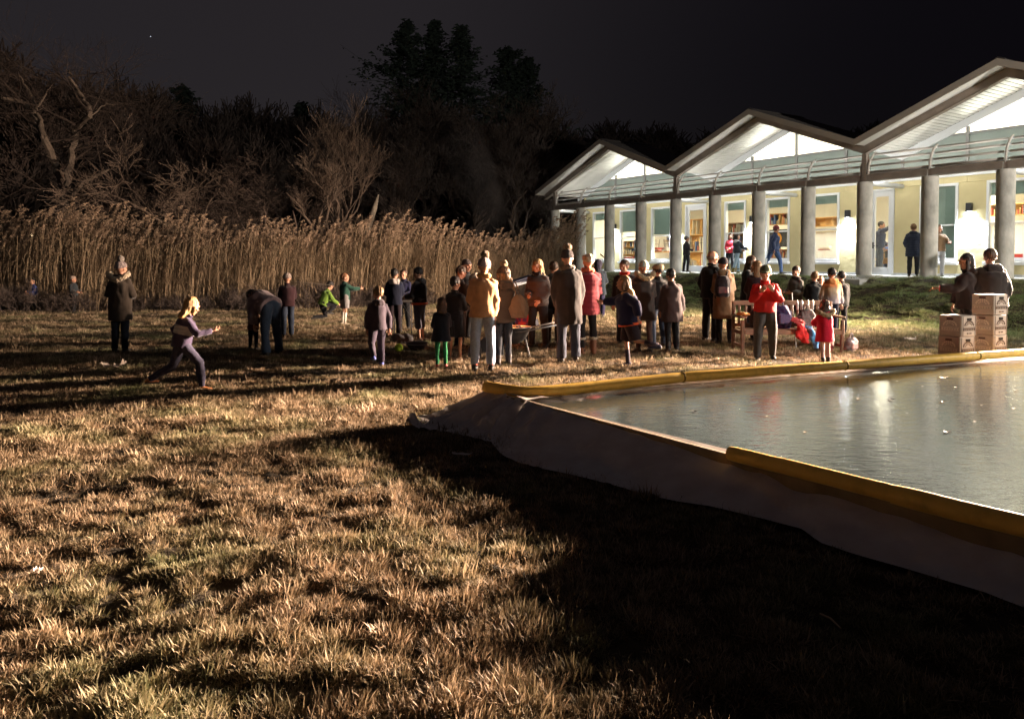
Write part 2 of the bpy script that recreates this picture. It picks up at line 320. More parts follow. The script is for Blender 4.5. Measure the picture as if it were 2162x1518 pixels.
# =================================================== RINK
M_board = mat('rink_board', (.30, .22, .13), .8, (.2, .14, .08), scale=6, bump=.2)
M_tube = mat('yellow_foam', (.95, .60, .12), .42, (.62, .36, .06), scale=9, bump=.15, bscale=40, coords='World', lo=.5, hi=.85, detail=8)
M_seam = mat('foam_seam', (.25, .15, .02), .8)
M_liner = mat('white_liner_film', (.80, .74, .71), .24, (.66, .58, .54), scale=4, bump=1.0, bscale=5.5, coords='World', trans=.12, spec=.6)
def build_rink():
    root = empty('ice_rink', (-.26, 7.88, 0)); tag(root, 'backyard ice rink with yellow foam bumpers and white liner', 'ice rink')
    O = Vector(root.location)
    def seg(name, a, b, z0, z1, th, m):
        a = Vector(a); b = Vector(b); d = b-a; mb = MB(); mb.box(((a+b)/2).to_3d()+Vector((0, 0, (z0+z1)/2))-O, (d.length, th, z1-z0), rz=math.atan2(d.y, d.x)); return mb.build(name, m, root)
    q = [(-.26, 7.88), (9.5, 12.17), (9.5, -5.5), (.13, 7.28)]
    near1 = (3.3+.3, 7.28-(3.47+.3)*1.366)
    seg('board', (-.24, 7.84), (9.3, 11.95), -.05, .262, .035, M_board)
    seg('board', (.16, 7.24), near1, -.05, .268, .035, M_board)
    seg('board', (-.26, 7.86), (.13, 7.26), -.05, .262, .03, M_board)
    # far foam bumpers, 2.43 m each, sagging a little at the corner
    pts = [G(1024, 817, .31), G(1075, 825, .30), G(1130, 829, .285), G(1260, 817, .285), G(1438, 797, .30)]
    def ftube(pp, r=.058, name='foam_bumper', zs=None, lab=None):
        mb = MB(); P3 = [Vector((p[0], p[1], zs[i] if zs else .302))-O for i, p in enumerate(pp)]
        # catmull subdivide
        Q = []
        for i in range(len(P3)-1):
            p0 = P3[max(i-1, 0)]; p1 = P3[i]; p2 = P3[i+1]; p3 = P3[min(i+2, len(P3)-1)]
            for t in np.linspace(0, 1, 9)[:-1]:
                t = float(t); Q.append(.5*((2*p1)+(-p0+p2)*t+(2*p0-5*p1+4*p2-p3)*t*t+(-p0+3*p1-3*p2+p3)*t**3)+Vector((0, 0, random.uniform(-.0012, .0012))))
        Q.append(P3[-1]); rr = [r*random.uniform(.985, 1.01) for _ in Q]; rr[0] = r*.93; rr[-1] = r*.93
        mb.tube(Q, rr, n=20, cap=False)
        # open hollow ends
        for e, s_ in ((0, 1), (-1, -1)):
            ax = (Q[1]-Q[0]).normalized() if e == 0 else (Q[-1]-Q[-2]).normalized()
            c = Q[e]; u = ax.cross(Vector((0, 0, 1))).normalized(); w = u.cross(ax); n = 20; vs = []
            for rad_, off in ((r*.93, 0), (r*.62, 0), (r*.6, .1*s_)):
                for j in range(n):
                    a = 2*math.pi*j/n; vs.append(c+(u*math.cos(a)+w*math.sin(a))*rad_+ax*off)
            mb.add(vs, [(i*n+j, i*n+(j+1) % n, (i+1)*n+(j+1) % n, (i+1)*n+j) for i in range(2) for j in range(n)]+[tuple(2*n+j for j in range(n))])
        o = mb.build(name, M_tube, root, smooth=True, fixn=True); return o
    ftube(pts, zs=[.315, .302, .29, .292, .302])
    dirv = Vector((4.10-1.89, 9.45-8.50)); dirv = dirv.normalized(); st = Vector((1.895, 8.503))
    prev = st+dirv*.012
    for k in range(3):
        a = prev; b = a+dirv*2.4
        m_ = (a+b)/2; ftube([tuple(a), tuple(m_+Vector((0, .01))), tuple(b)]); prev = b+dirv*.016
        mb = MB(); c = (a-dirv*.008).to_3d()+Vector((0, 0, .302))-O; mb.tube([c-dirv.to_3d()*.006, c+dirv.to_3d()*.006], .0615, n=20); mb.build('coupling_ring', M_seam, root, smooth=True)
    # near bumpers
    nd = Vector((2.62-.13, 3.88-7.28)).normalized(); p = Vector(G(1541, 954, .30)); 
    L = (Vector(G(1897, 1041, .30))-p).length
    ftube([tuple(p), tuple(p+nd*L*.5), tuple(p+nd*L)], r=.05, zs=[.292]*3)
    p2 = p+nd*(L-.03)
    ftube([tuple(p2), tuple(p2+nd*1.2), tuple(p2+nd*2.4)], r=.057, zs=[.288]*3)
    # liner skirt outside the near board: wavy hem on the grass, bunched fan at the corner
    top = [(-.26+.0, 7.86, .262), (-.20, 7.76, .270), (-.13, 7.66, .272), (-.06, 7.56, .268), (.02, 7.44, .27)]
    n0 = Vector((.13, 7.28)); 
    tl = [n0+nd*t for t in np.linspace(0, 5.4, 120)]
    hem_px = [(840, 897), (872, 903), (905, 908), (950, 915), (1000, 925), (1036, 934), (1046, 945), (1062, 962), (1100, 978), (1150, 990), (1200, 1000), (1250, 1012), (1300, 1025), (1360, 1043), (1430, 1058), (1500, 1068), (1600, 1092), (1690, 1115), (1735, 1146), (1800, 1168), (1900, 1196), (2000, 1226), (2080, 1250), (2162, 1282), (2300, 1330), (2500, 1400), (2800, 1510)]
    hem = [Vector(G(a, b, .012)) for a, b in hem_px]
    # resample both edges to the same count, with the fan (first six hem points) mapped on the corner top points
    def resample(P, n):
        P = [Vector(p) for p in P]; d = [0]
        for i in range(1, len(P)): d.append(d[-1]+(P[i]-P[i-1]).length)
        outp = []
        for t in np.linspace(0, d[-1], n):
            j = min(len(P)-2, max(0, int(np.searchsorted(d, t))-1)); k = (t-d[j])/max(1e-9, d[j+1]-d[j]); outp.append(P[j].lerp(P[j+1], float(k)))
        return outp
    nf, nr = 90, 260
    topA = resample([(p[0], p[1], p[2]) for p in top]+[(n0.x, n0.y, .268)], nf); topB = resample([(p.x, p.y, .268) for p in tl], nr)
    hemA = resample([(p.x, p.y, .012) for p in hem[:7]], nf); hemB = resample([(p.x, p.y, .012) for p in hem[6:]], nr)
    T = topA+topB; H = hemA+hemB; nv = 34; vs = []; n_ = len(T)
    for i in range(n_):
        fan = max(0, 1-i/(nf+34.)); 
        for j in range(nv):
            v = j/(nv-1); p = T[i].lerp(H[i], v)
            prof = (1-v)**(1.15+1.1*fan)
            z = .012+(T[i].z-.012)*prof
            # radiating folds at the bunched corner, soft billows along the wall
            fold = 1.2*(1-abs(math.sin(i*.17+1.6*noise.noise(Vector((i*.05, v*1.6, 0))))))**1.4-.35+.35*math.sin(i*.43+3*v)
            w = math.sin(math.pi*min(1, v*1.02))**.8
            amp = .14*fan**.7*w*(1-.45*v)+.007
            nn = noise.noise(Vector((p.x*3.2, p.y*3.2, v*2.0)))
            n2 = noise.noise(Vector((p.x*11, p.y*11, v*6.0)))
            n3 = abs(noise.noise(Vector((p.x*7+3, p.y*7, v*9.0))))
            off = Vector((-.78, -.55, .25)).normalized()
            d_ = fold*amp+nn*.035*w+n2*.012*w*(.35+fan*1.3)+n3*.09*fan*w
            p = Vector((p.x, p.y, z))+off*d_
            if v > .9 and fan > .05: p.z += .02*fan*abs(math.sin(i*.35))+(.05*max(0, 1-abs(i-9)/3.)*(1 if v > .95 else .4))
            for (i0, v0, si, sv, hh) in ((9, .93, 3.2, .07, .11), (26, .55, 4., .22, .09), (44, .40, 3.5, .3, .10), (60, .6, 4, .18, .07), (76, .45, 4, .3, .05)): p.z += hh*math.exp(-((i-i0)/si)**2-((v-v0)/sv)**2)
            g_ = gz(p.x, p.y) if (p.z < .12 and not in_rink(p.x, p.y, .05)) else -1
            p.z = max(p.z, g_+.018); vs.append(p-O)
    fs = [(i*nv+j, i*nv+j+1, (i+1)*nv+j+1, (i+1)*nv+j) for i in range(n_-1) for j in range(nv-1)]
    mb = MB(); mb.add(vs, fs); mb.build('liner_skirt', M_liner, root, smooth=True)
    # liner folded over the corner on the inside and under the far bumpers
    mb = MB(); A = Vector(G(1035, 829, .27)); B = Vector((1.25, 8.08)); n1 = 40
    vs = []
    for i in range(n1):
        t = i/(n1-1)
        a = Vector((-.24, 7.84, .275)).lerp(Vector((.95, 8.26, .245)), t); b = Vector((.14, 7.27, .275)).lerp(Vector((.98, 8.2, .203)), t)
        for j in range(8):
            v = j/7; p = a.lerp(b, v); p.z += .016*math.sin(i*.8+v*2)*math.sin(math.pi*v)+.01*noise.noise(p*9); vs.append(p-O)
    mb.add(vs, [(i*8+j, (i+1)*8+j, (i+1)*8+j+1, i*8+j+1) for i in range(n1-1) for j in range(7)]); mb.build('liner_corner_fold', M_liner, root, smooth=True)
    mb = MB(); vs = []; n1 = 160; nm = Vector((dirv.y, -dirv.x))
    for i in range(n1):
        p = Vector((.5, 8.11))+dirv*(8.6*i/(n1-1)); k = .03+.03*noise.noise(Vector((i*.11, 0, 0)))+.10*sst(i/n1, .2, 1.)
        for j, (o_, z) in enumerate(((.02, .262), (.045, .245), (.06+float(k)*.4, .222), (.075+float(k), .2035))):
            q = p+nm*o_; vs.append(Vector((q.x, q.y, z+.006*noise.noise(Vector((i*.3, j, 0)))*(j < 3)))-O)
    mb.add(vs, [(i*4+j, i*4+j+1, (i+1)*4+j+1, (i+1)*4+j) for i in range(n1-1) for j in range(3)]); mb.build('liner_strip', M_liner, root, smooth=True)
    # ice
    m = bpy.data.materials.new('wet_ice'); m.use_nodes = True; n = m.node_tree; b = n.nodes['Principled BSDF']; N = n.nodes.new; Lk = n.links.new
    b.inputs['Base Color'].default_value = (.03, .032, .03, 1); b.inputs['Roughness'].default_value = .115; b.inputs['IOR'].default_value = 1.9; b.inputs['Specular IOR Level'].default_value = 1.0
    g = N('ShaderNodeNewGeometry'); mp = N('ShaderNodeMapping'); mp.inputs['Scale'].default_value = (1, 1.0, 1); mp.inputs['Rotation'].default_value = (0, 0, .4); Lk(g.outputs['Position'], mp.inputs[0])
    mp.inputs['Scale'].default_value = (.75, 1.5, 1)
    b.inputs['Coat Weight'].default_value = 1.0; b.inputs['Coat IOR'].default_value = 1.6; b.inputs['Coat Roughness'].default_value = .05
    hs = []
    for s_, a_ in ((4.5, .6), (13, .35), (34, .18)):
        t = N('ShaderNodeTexNoise'); t.inputs['Scale'].default_value = s_; t.inputs['Detail'].default_value = 4; t.inputs['Distortion'].default_value = .6; Lk(mp.outputs[0], t.inputs[0])
        k = N('ShaderNodeMath'); k.operation = 'MULTIPLY'; k.inputs[1].default_value = a_; Lk(t.outputs[0], k.inputs[0]); hs.append(k)
    s1 = N('ShaderNodeMath'); Lk(hs[0].outputs[0], s1.inputs[0]); Lk(hs[1].outputs[0], s1.inputs[1]); s2 = N('ShaderNodeMath'); Lk(s1.outputs[0], s2.inputs[0]); Lk(hs[2].outputs[0], s2.inputs[1])
    bp = N('ShaderNodeBump'); bp.inputs['Strength'].default_value = .42; bp.inputs['Distance'].default_value = .013; Lk(s2.outputs[0], bp.inputs['Height']); Lk(bp.outputs[0], b.inputs['Normal']); Lk(bp.outputs[0], b.inputs['Coat Normal'])
    cn = N('ShaderNodeTexNoise'); cn.inputs['Scale'].default_value = 1.6; cn.inputs['Detail'].default_value = 5; Lk(mp.outputs[0], cn.inputs[0])
    rr = N('ShaderNodeMapRange'); rr.inputs[1].default_value = .35; rr.inputs[2].default_value = .7; rr.inputs[3].default_value = .035; rr.inputs[4].default_value = .085; Lk(cn.outputs[0], rr.inputs[0]); Lk(rr.outputs[0], b.inputs['Roughness'])
    cm = N('ShaderNodeMix'); cm.data_type = 'RGBA'; cm.inputs[6].default_value = (.08, .108, .115, 1); cm.inputs[7].default_value = (.13, .16, .168, 1); Lk(rr.outputs[0], cm.inputs[0]); Lk(cm.outputs[2], b.inputs['Base Color'])
    mb = MB(); ny = n0; far = lambda t: Vector((-.2, 7.8))+dirv*t
    c1 = far(10.0); near_ = n0+nd*8
    mb.add([(-.2, 7.80, .2), (n0.x+.02, n0.y, .2), (near_.x, near_.y, .2), (9.6, -1, .2), (9.6, 11.6, .2), (c1.x, c1.y, .2)], [(0, 1, 2, 3, 4, 5)])
    o = mb.build('ice', m); tag(o, kind='structure')
    # leaves and scraps frozen on the ice
    Ml = mat('dead_leaf', (.30, .17, .07), .7, (.5, .36, .22), scale=20); Mw = mat('pale_scrap', (.75, .66, .56), .7)
    Md = mat('dark_leaf', (.05, .035, .025), .6)
    leaves = [(1228, 846, 'small pale leaf near the liner corner', 0, .05), (1466, 868, 'dark wide wet leaf on the ice beside the first bright streak', 2, .11), (1276, 825, 'small curled leaf just inside the first yellow bumper', 0, .06), (1483, 811, 'pale twig scrap below the first bumper joint', 1, .06),
        (1700, 912, 'reddish leaf standing up on open ice left of the big glare', 0, .06), (1620, 878, 'little brown leaf on ice under the red reflection', 0, .06), (1812, 842, 'small reddish leaf in the bright lamp reflection', 0, .07), (1880, 844, 'flat black leaf right of the bright lamp reflection', 2, .12), (2000, 912, 'black leaf lying by the second glare streak', 2, .1),
        (1993, 798, 'long pale paper scrap on ice before the crates', 1, .16), (1990, 848, 'narrow buff twig on ice below the crates', 0, .1), (2018, 818, 'white crumpled scrap on ice right of the paper scrap', 1, .07), (1948, 815, 'tiny white scrap on the ice left of the paper scrap', 1, .04), (2072, 855, 'tiny yellowish scrap low on the ice', 1, .035), (2058, 890, 'pale scrap above the dark rink corner', 1, .04), (2145, 824, 'brownish scrap at the right edge of the ice', 0, .06), (1915, 872, 'tiny white crumb in the middle of the ice', 1, .03), (2140, 862, 'pale crumb near the right picture edge', 1, .05), (1550, 822, 'dark crumb near the third bumper', 2, .05)]
    for i, (px, py, lb, k, sz) in enumerate(leaves):
        x, y = G(px, py, .205); r_ = random.Random(i); mb = MB(); vs = []; a0 = r_.uniform(0, 6.28)
        nn = 8
        for t in range(nn):
            a = a0+2*math.pi*t/nn; q = sz*.36*(1 if t % 2 else .62); vs.append((q*math.cos(a)*1.25, q*math.sin(a)*.8, .003+abs(math.cos(a))*sz*.10))
        vs.append((0, 0, .004)); mb.add(vs, [(t, (t+1) % nn, nn) for t in range(nn)]); mb.tube([(0, 0, .004), (sz*.5*math.cos(a0), sz*.5*math.sin(a0), .005)], [.0018, .001], n=4)
        o = mb.build('fallen_leaf', [Ml, Mw, Md][k], loc=(x, y, .2015)); tag(o, lb, 'leaf' if k != 1 else 'scrap', 'leaves and scraps on the ice')
build_rink()
# =================================================== BUILDING
M_conc = mat('concrete_column', (.58, .55, .50), .85, (.34, .33, .30), scale=3, bump=.5, bscale=22, stretch=(1, 1, .6), detail=8)
M_slab = mat('terrace_concrete', (.5, .49, .46), .85, (.42, .41, .39), scale=3, bump=.2)
M_steel = mat('taupe_steel', (.30, .25, .215), .55, (.24, .2, .17), scale=4, bump=.05)
M_rail = mat('louver_tube', (.42, .385, .35), .45)
M_soff = mat('soffit_board', (.78, .77, .73), .6, (.72, .71, .67), scale=3, rand=.05)
M_white = mat('white_trim', (.76, .78, .80), .5)
M_stucco = mat('yellow_stucco', (.66, .58, .33), .9, (.60, .52, .29), scale=1.4, bump=.9, bscale=5, detail=8)
M_roof = mat('roof_shingle', (.06, .05, .045), .95, (.035, .03, .028), scale=30, bump=.6)
M_fascia = mat('fascia_board', (.36, .32, .27), .6)
M_green = mat('spandrel_panel', (.33, .38, .35), .35, (.27, .325, .30), scale=.7)
M_shade = mat('roller_shade', (.33, .41, .385), .8, trans=.2)
M_in = mat('room_plaster', (.82, .78, .68), .8); M_floor = mat('room_floor', (.35, .26, .17), .6)
M_wood = mat('orange_maple', (.62, .36, .12), .5, (.5, .28, .09), scale=6, stretch=(1, 1, 6)); M_dkwood = mat('walnut_cabinet', (.16, .08, .035), .5)
M_tube_l = mat('ceiling_lamp_diffuser', (1, 1, 1), .5, emit=(1, .97, .9), estr=9)
M_led = mat('lamp_lens', (1, 1, 1), .5, emit=(.85, .92, 1.0), estr=300)
M_frame = mat('clerestory_frame', (.30, .30, .29), .5)
M_blk = mat('black_metal', (.03, .03, .035), .5)
B = empty('school_building', tuple(bw(0, 0, 0)), BANG)
tag(B, 'low cream school wing with three lit gables and a concrete colonnade', 'building')
def bpart(mb, name, m, parent=B, smooth=False, fixn=False): return mb.build(name, m, parent, smooth, fixn=fixn)
CT = 4.14; NB = 13
# terrace and foundations
mb = MB(); mb.bevbox((BAY*6.5+.2, (8.9-.55)/2, TZ-.35), (BAY*14.5, 8.9+.55, .7), .02); bpart(mb, 'terrace_slab', M_slab)
# columns, brackets, louvers
mb = MB(); mb.tube([(0, 0, -.5), (0, 0, TZ+.01), (0, 0, CT-TZ-TZ+.0)], [.242, .242, .24], n=28); 
colm = MB(); colm.tube([(0, 0, TZ-.75), (0, 0, 2.0), (0, 0, 3.2), (0, 0, CT-.03), (0, 0, CT)], [.242, .242, .241, .24, .232], n=32)
cm = colm.mesh('column', M_conc, True)
br = MB(); prof = []
for k in range(9):
    t = k/8; prof.append((.02+.36*t*t*t+.05*t, CT+.22+.78*t))
prof_o = [(-.10+.05*math.sin(math.pi*k/8)*-1+ (p[0]-.02)*.98+.02, p[1]) for k, p in enumerate(prof)]
poly = [Vector((0, y-.045, z)) for y, z in prof]+[Vector((0, y+.045, z)) for y, z in reversed(prof)]
br.prism(poly, (-.018, 0, 0), (.018, 0, 0)); brm = br.mesh('louver_bracket', M_rail)
bmm = MB().bevbox((0, 0, 0), (.05, .05, .05), .006).mesh('bracket_clamp', M_white)
stub = MB(); stub.box((0, 0, CT+.11), (.11, .11, .24)); stm = stub.mesh('column_stub', M_steel)
for k in range(NB):
    s = BAY*k; link('column', cm, B, (s, 0, 0), (0, 0, k*.7))
    b_ = link('louver_bracket', brm, B, (s+(.13 if k % 4 == 0 else 0), -.06, 0)); [link('bracket_clamp', bmm, b_, (.035, prof[q][0]+.055, prof[q][1])) for q in (1, 3, 5, 7)]
    if k % 4 == 0 and k > 0: b2 = link('louver_bracket', brm, B, (s-.13, -.06, 0))
    if k % 4 == 0:
        p = MB(); zt = 5.47-.42
        p.box((s, 0, (CT+zt)/2), (.10, .16, zt-CT)); p.box((s, -.075, (CT+zt)/2), (.16, .012, zt-CT)); p.box((s, .075, (CT+zt)/2), (.16, .012, zt-CT)); p.box((s, 0, CT+.012), (.3, .3, .022)); bpart(p, 'steel_post', M_steel)
    else: link('column_stub', stm, B, (s, 0, 0))
for k in range(NB-1):
    s0 = BAY*k+.06; s1 = BAY*(k+1)-.06
    bm_ = MB(); z0 = CT+.02; z1 = CT+.24
    bm_.box(((s0+s1)/2, -.06, (z0+z1)/2), (s1-s0, .012, z1-z0-.03)); bm_.box(((s0+s1)/2, 0, z0), (s1-s0, .16, .016)); bm_.box(((s0+s1)/2, 0, z1), (s1-s0, .16, .016)); bpart(bm_, 'eave_beam', M_steel)
    for j in (1, 3, 5, 7):
        y, z = prof[j]; t_ = MB(); t_.tube([(s0+.02, y-.06+.05, z), (s1-.02, y-.06+.05, z)], .036, n=10); bpart(t_, 'louver_rail', M_rail, smooth=True)
for k in range(0, NB, 2):
    t_ = MB(); t_.tube([(BAY*k, .1, CT-.02), (BAY*k, WD-.02, CT-.02)], .08, n=14); bpart(t_, 'tie_tube', M_white, smooth=True)
# roof: three and a half gables
PK, VL, DF, DB = 7.12, 5.47, -.62, 2.42
SL = (PK-VL)/(2*BAY)
def slope_quad(sa, za, sb, zb, d0, d1, dz0, dz1):
    return [Vector((sa, d0, za+dz0)), Vector((sb, d0, zb+dz0)), Vector((sb, d0, zb+dz1)), Vector((sa, d0, za+dz1))], d1-d0
bdm = {}
for g in range(3):
    sv, sp, sw = BAY*4*g, BAY*(4*g+2), BAY*(4*g+4)
    sl = sv-.82 if g == 0 else sv; zl = VL-SL*(.82 if g == 0 else 0)
    for (sa, za, sb, zb, nm) in ((sl, zl, sp, PK, 'left'), (sp, PK, sw, VL, 'right')):
        q, L_d = slope_quad(sa, za, sb, zb, DF, DB, -.10, 0); m_ = MB(); m_.prism(q, (0, .02, 0), (0, L_d, 0)); bpart(m_, 'roof_slope', M_roof, fixn=True)
        # shingle courses proud of the slope
        m_ = MB(); 
        for r_ in range(12):
            t0 = r_/12; t1 = (r_+1)/12; a = Vector((sa+(sb-sa)*t0, 0, za+(zb-za)*t0)); b = Vector((sa+(sb-sa)*t1, 0, za+(zb-za)*t1))
            lo_, hi_ = (.018, .006) if zb > za else (.006, .018)
            m_.prism([a+Vector((0, DF+.02, .001)), b+Vector((0, DF+.02, .001)), b+Vector((0, DF+.02, hi_)), a+Vector((0, DF+.02, lo_))], (0, 0, 0), (0, L_d-.04, 0))
        bpart(m_, 'shingle_courses', M_roof, fixn=True)
        q, _ = slope_quad(sa, za, sb, zb, DF-.03, 0, -.19, .012); m_ = MB(); m_.prism(q, (0, 0, 0), (0, .045, 0)); bpart(m_, 'fascia_board', M_fascia, fixn=True)
        # overhang soffit strip (plain) and boarded soffit behind the beam
        q, _ = slope_quad(sa, za, sb, zb, DF+.02, 0, -.155, -.105); m_ = MB(); m_.prism(q, (0, 0, 0), (0, .52, 0)); bpart(m_, 'overhang_soffit', M_soff, fixn=True)
        q, _ = slope_quad(sa, za, sb, zb, -.07, 0, -.42, -.16); m_ = MB(); m_.prism(q, (0, 0, 0), (0, .012, 0)); m_.prism(q, (0, .13, 0), (0, .142, 0))
        for dz in (-.42, -.175):
            q, _ = slope_quad(sa, za, sb, zb, -.07, 0, dz, dz+.014); m_.prism(q, (0, -.03, 0), (0, .17, 0))
        bpart(m_, 'rake_beam', M_steel, fixn=True)
        ln = math.hypot(sb-sa, zb-za); nb_ = int(ln/.145); ang = math.atan2(zb-za, sb-sa); w_ = ln/nb_
        key = round(w_, 4)
        if key not in bdm:
            m_ = MB(); m_.bevbox((0, 0, 0), (w_-.022, WD-.1-.10, .018), .004); bdm[key] = m_.mesh('soffit_board', M_soff)
        for k in range(nb_):
            t = (k+.5)/nb_; link('soffit_board', bdm[key], B, (sa+(sb-sa)*t, .10+(WD-.2)/2+.0, za+(zb-za)*t-.178), (0, -ang, 0))
        # inner rake trim at the glazed wall
        q, _ = slope_quad(sa, za, sb, zb, WD-.10, 0, -.46, -.19); m_ = MB(); m_.prism(q, (0, 0, 0), (0, .09, 0)); bpart(m_, 'gable_trim', M_white, fixn=True)
        # gutter lip
    m_ = MB(); m_.box((sw, (DF+DB)/2, VL+.0), (.22, DB-DF, .03)); bpart(m_, 'valley_gutter', M_fascia)
m_ = MB(); m_.prism([Vector((-.86, DF, VL-SL*.86-.20)), Vector((-.80, DF, VL-SL*.8-.20)), Vector((-.80, DF, VL-SL*.8+.02)), Vector((-.86, DF, VL-SL*.86+.02))], (0, -.03, 0), (0, DB-DF, 0)); bpart(m_, 'eave_gutter', M_fascia, fixn=True)
for g in range(3):
    m_ = MB(); s = BAY*(4*g+2); m_.prism([Vector((s-.18, 0, PK-.05)), Vector((s, 0, PK+.03)), Vector((s+.18, 0, PK-.05)), Vector((s+.18, 0, PK-.02)), Vector((s, 0, PK+.06)), Vector((s-.18, 0, PK-.02))], (0, DF, 0), (0, DB, 0)); bpart(m_, 'ridge_cap', M_roof, fixn=True)
# wall plane openings, read off the survey
S0 = -.25; S1 = BAY*12+.4; WT = 4.30
wins = []
def op(x0, x1, yt, yb, kind, shade=.1, ref=560): 
    a = wall_at(x0, yt); b = wall_at(x1, yt); zt = wall_at((x0+x1)/2, yt)[1]; zb = wall_at((x0+x1)/2, yb)[1]; wins.append([a[0], b[0], zt, zb, kind, shade])
op(1252, 1288, 449, 551, 'w', .14); op(1309, 1352, 442, 552, 'w', .42); op(1375, 1418, 436, 554, 'w', .50); op(1447, 1492, 430, 573, 'd')
op(1530, 1575, 423, 554, 'w', .12); op(1617, 1668, 415, 555, 'w', .12); op(1714, 1773, 407, 553, 'w', .12); op(1836, 1889, 397, 579, 'd'); op(1943, 2024, 387, 555, 'w', .985); op(2084, 2172, 375, 555, 'w', .16)
for k in (11.05,): wins.append([BAY*k+.2, BAY*k+1.7, 3.9, 1.75, 'w', .3])
zt_w = float(np.mean([w[2] for w in wins if w[4] == 'w'])); zb_w = float(np.mean([w[3] for w in wins if w[4] == 'w'])); zt_d = float(np.mean([w[2] for w in wins if w[4] == 'd']))
for w in wins: w[2] = zt_w if w[4] == 'w' else zt_w; w[3] = zb_w if w[4] == 'w' else TZ+.02
print('OPENINGS', [[round(v, 2) if not isinstance(v, str) else v for v in w] for w in wins])
wins.sort()
# stucco wall panels between / above / below openings
def wallbox(s0, s1, z0, z1, name='stucco_panel'):
    if s1-s0 < .01 or z1-z0 < .01: return
    m_ = MB(); n1 = max(2, int((s1-s0)/.25)); n2 = max(2, int((z1-z0)/.25)); vs = []
    m_.bevbox(((s0+s1)/2, WD+.08, (z0+z1)/2), (s1-s0-.008, .16, z1-z0-.008), .006); bpart(m_, name, M_stucco)
cur = S0
for w in wins:
    wallbox(cur, w[0], TZ+.07, zt_w); 
    if w[4] == 'w': wallbox(w[0], w[1], TZ+.07, w[3])
    cur = w[1]
wallbox(cur, S1, TZ+.07, zt_w)
for k in range(12): wallbox(S0 if k == 0 else BAY*k, BAY*(k+1), zt_w, WT)
m_ = MB(); m_.box(((S0+S1)/2, WD+.09, (TZ+WT)/2), (S1-S0, .10, WT-TZ-.1)); 
# wall core with real openings: thin strips behind the panels
core = MB(); cur = S0
for w in wins:
    core.box(((cur+w[0])/2, WD+.20, (TZ+WT)/2), (w[0]-cur, .08, WT-TZ));
    if w[4] == 'w': core.box(((w[0]+w[1])/2, WD+.20, (TZ+w[3])/2), (w[1]-w[0], .08, w[3]-TZ))
    core.box(((w[0]+w[1])/2, WD+.20, (w[2]+WT)/2), (w[1]-w[0], .08, WT-w[2])); cur = w[1]
core.box(((cur+S1)/2, WD+.20, (TZ+WT)/2), (S1-cur, .08, WT-TZ)); bpart(core, 'wall_core', M_in)
m_ = MB(); m_.box(((S0+S1)/2, WD-.012, TZ+.04), (S1-S0, .02, .07)); bpart(m_, 'base_flashing', M_white)
for ends in (S0,):
    m_ = MB(); m_.box((S0-.07, WD+3.3, (TZ+WT)/2), (.14, 6.6, WT-TZ)); bpart(m_, 'end_wall', M_stucco)
    m_ = MB(); m_.prism([Vector((S0-.14, WD, WT)), Vector((S0-.14, 8.9, WT)), Vector((S0-.14, 8.9, 4.6)), Vector((S0-.14, WD, 5.2))], (0, 0, 0), (.12, 0, 0)); bpart(m_, 'end_wall_upper', M_stucco, fixn=True)
nblind = 0
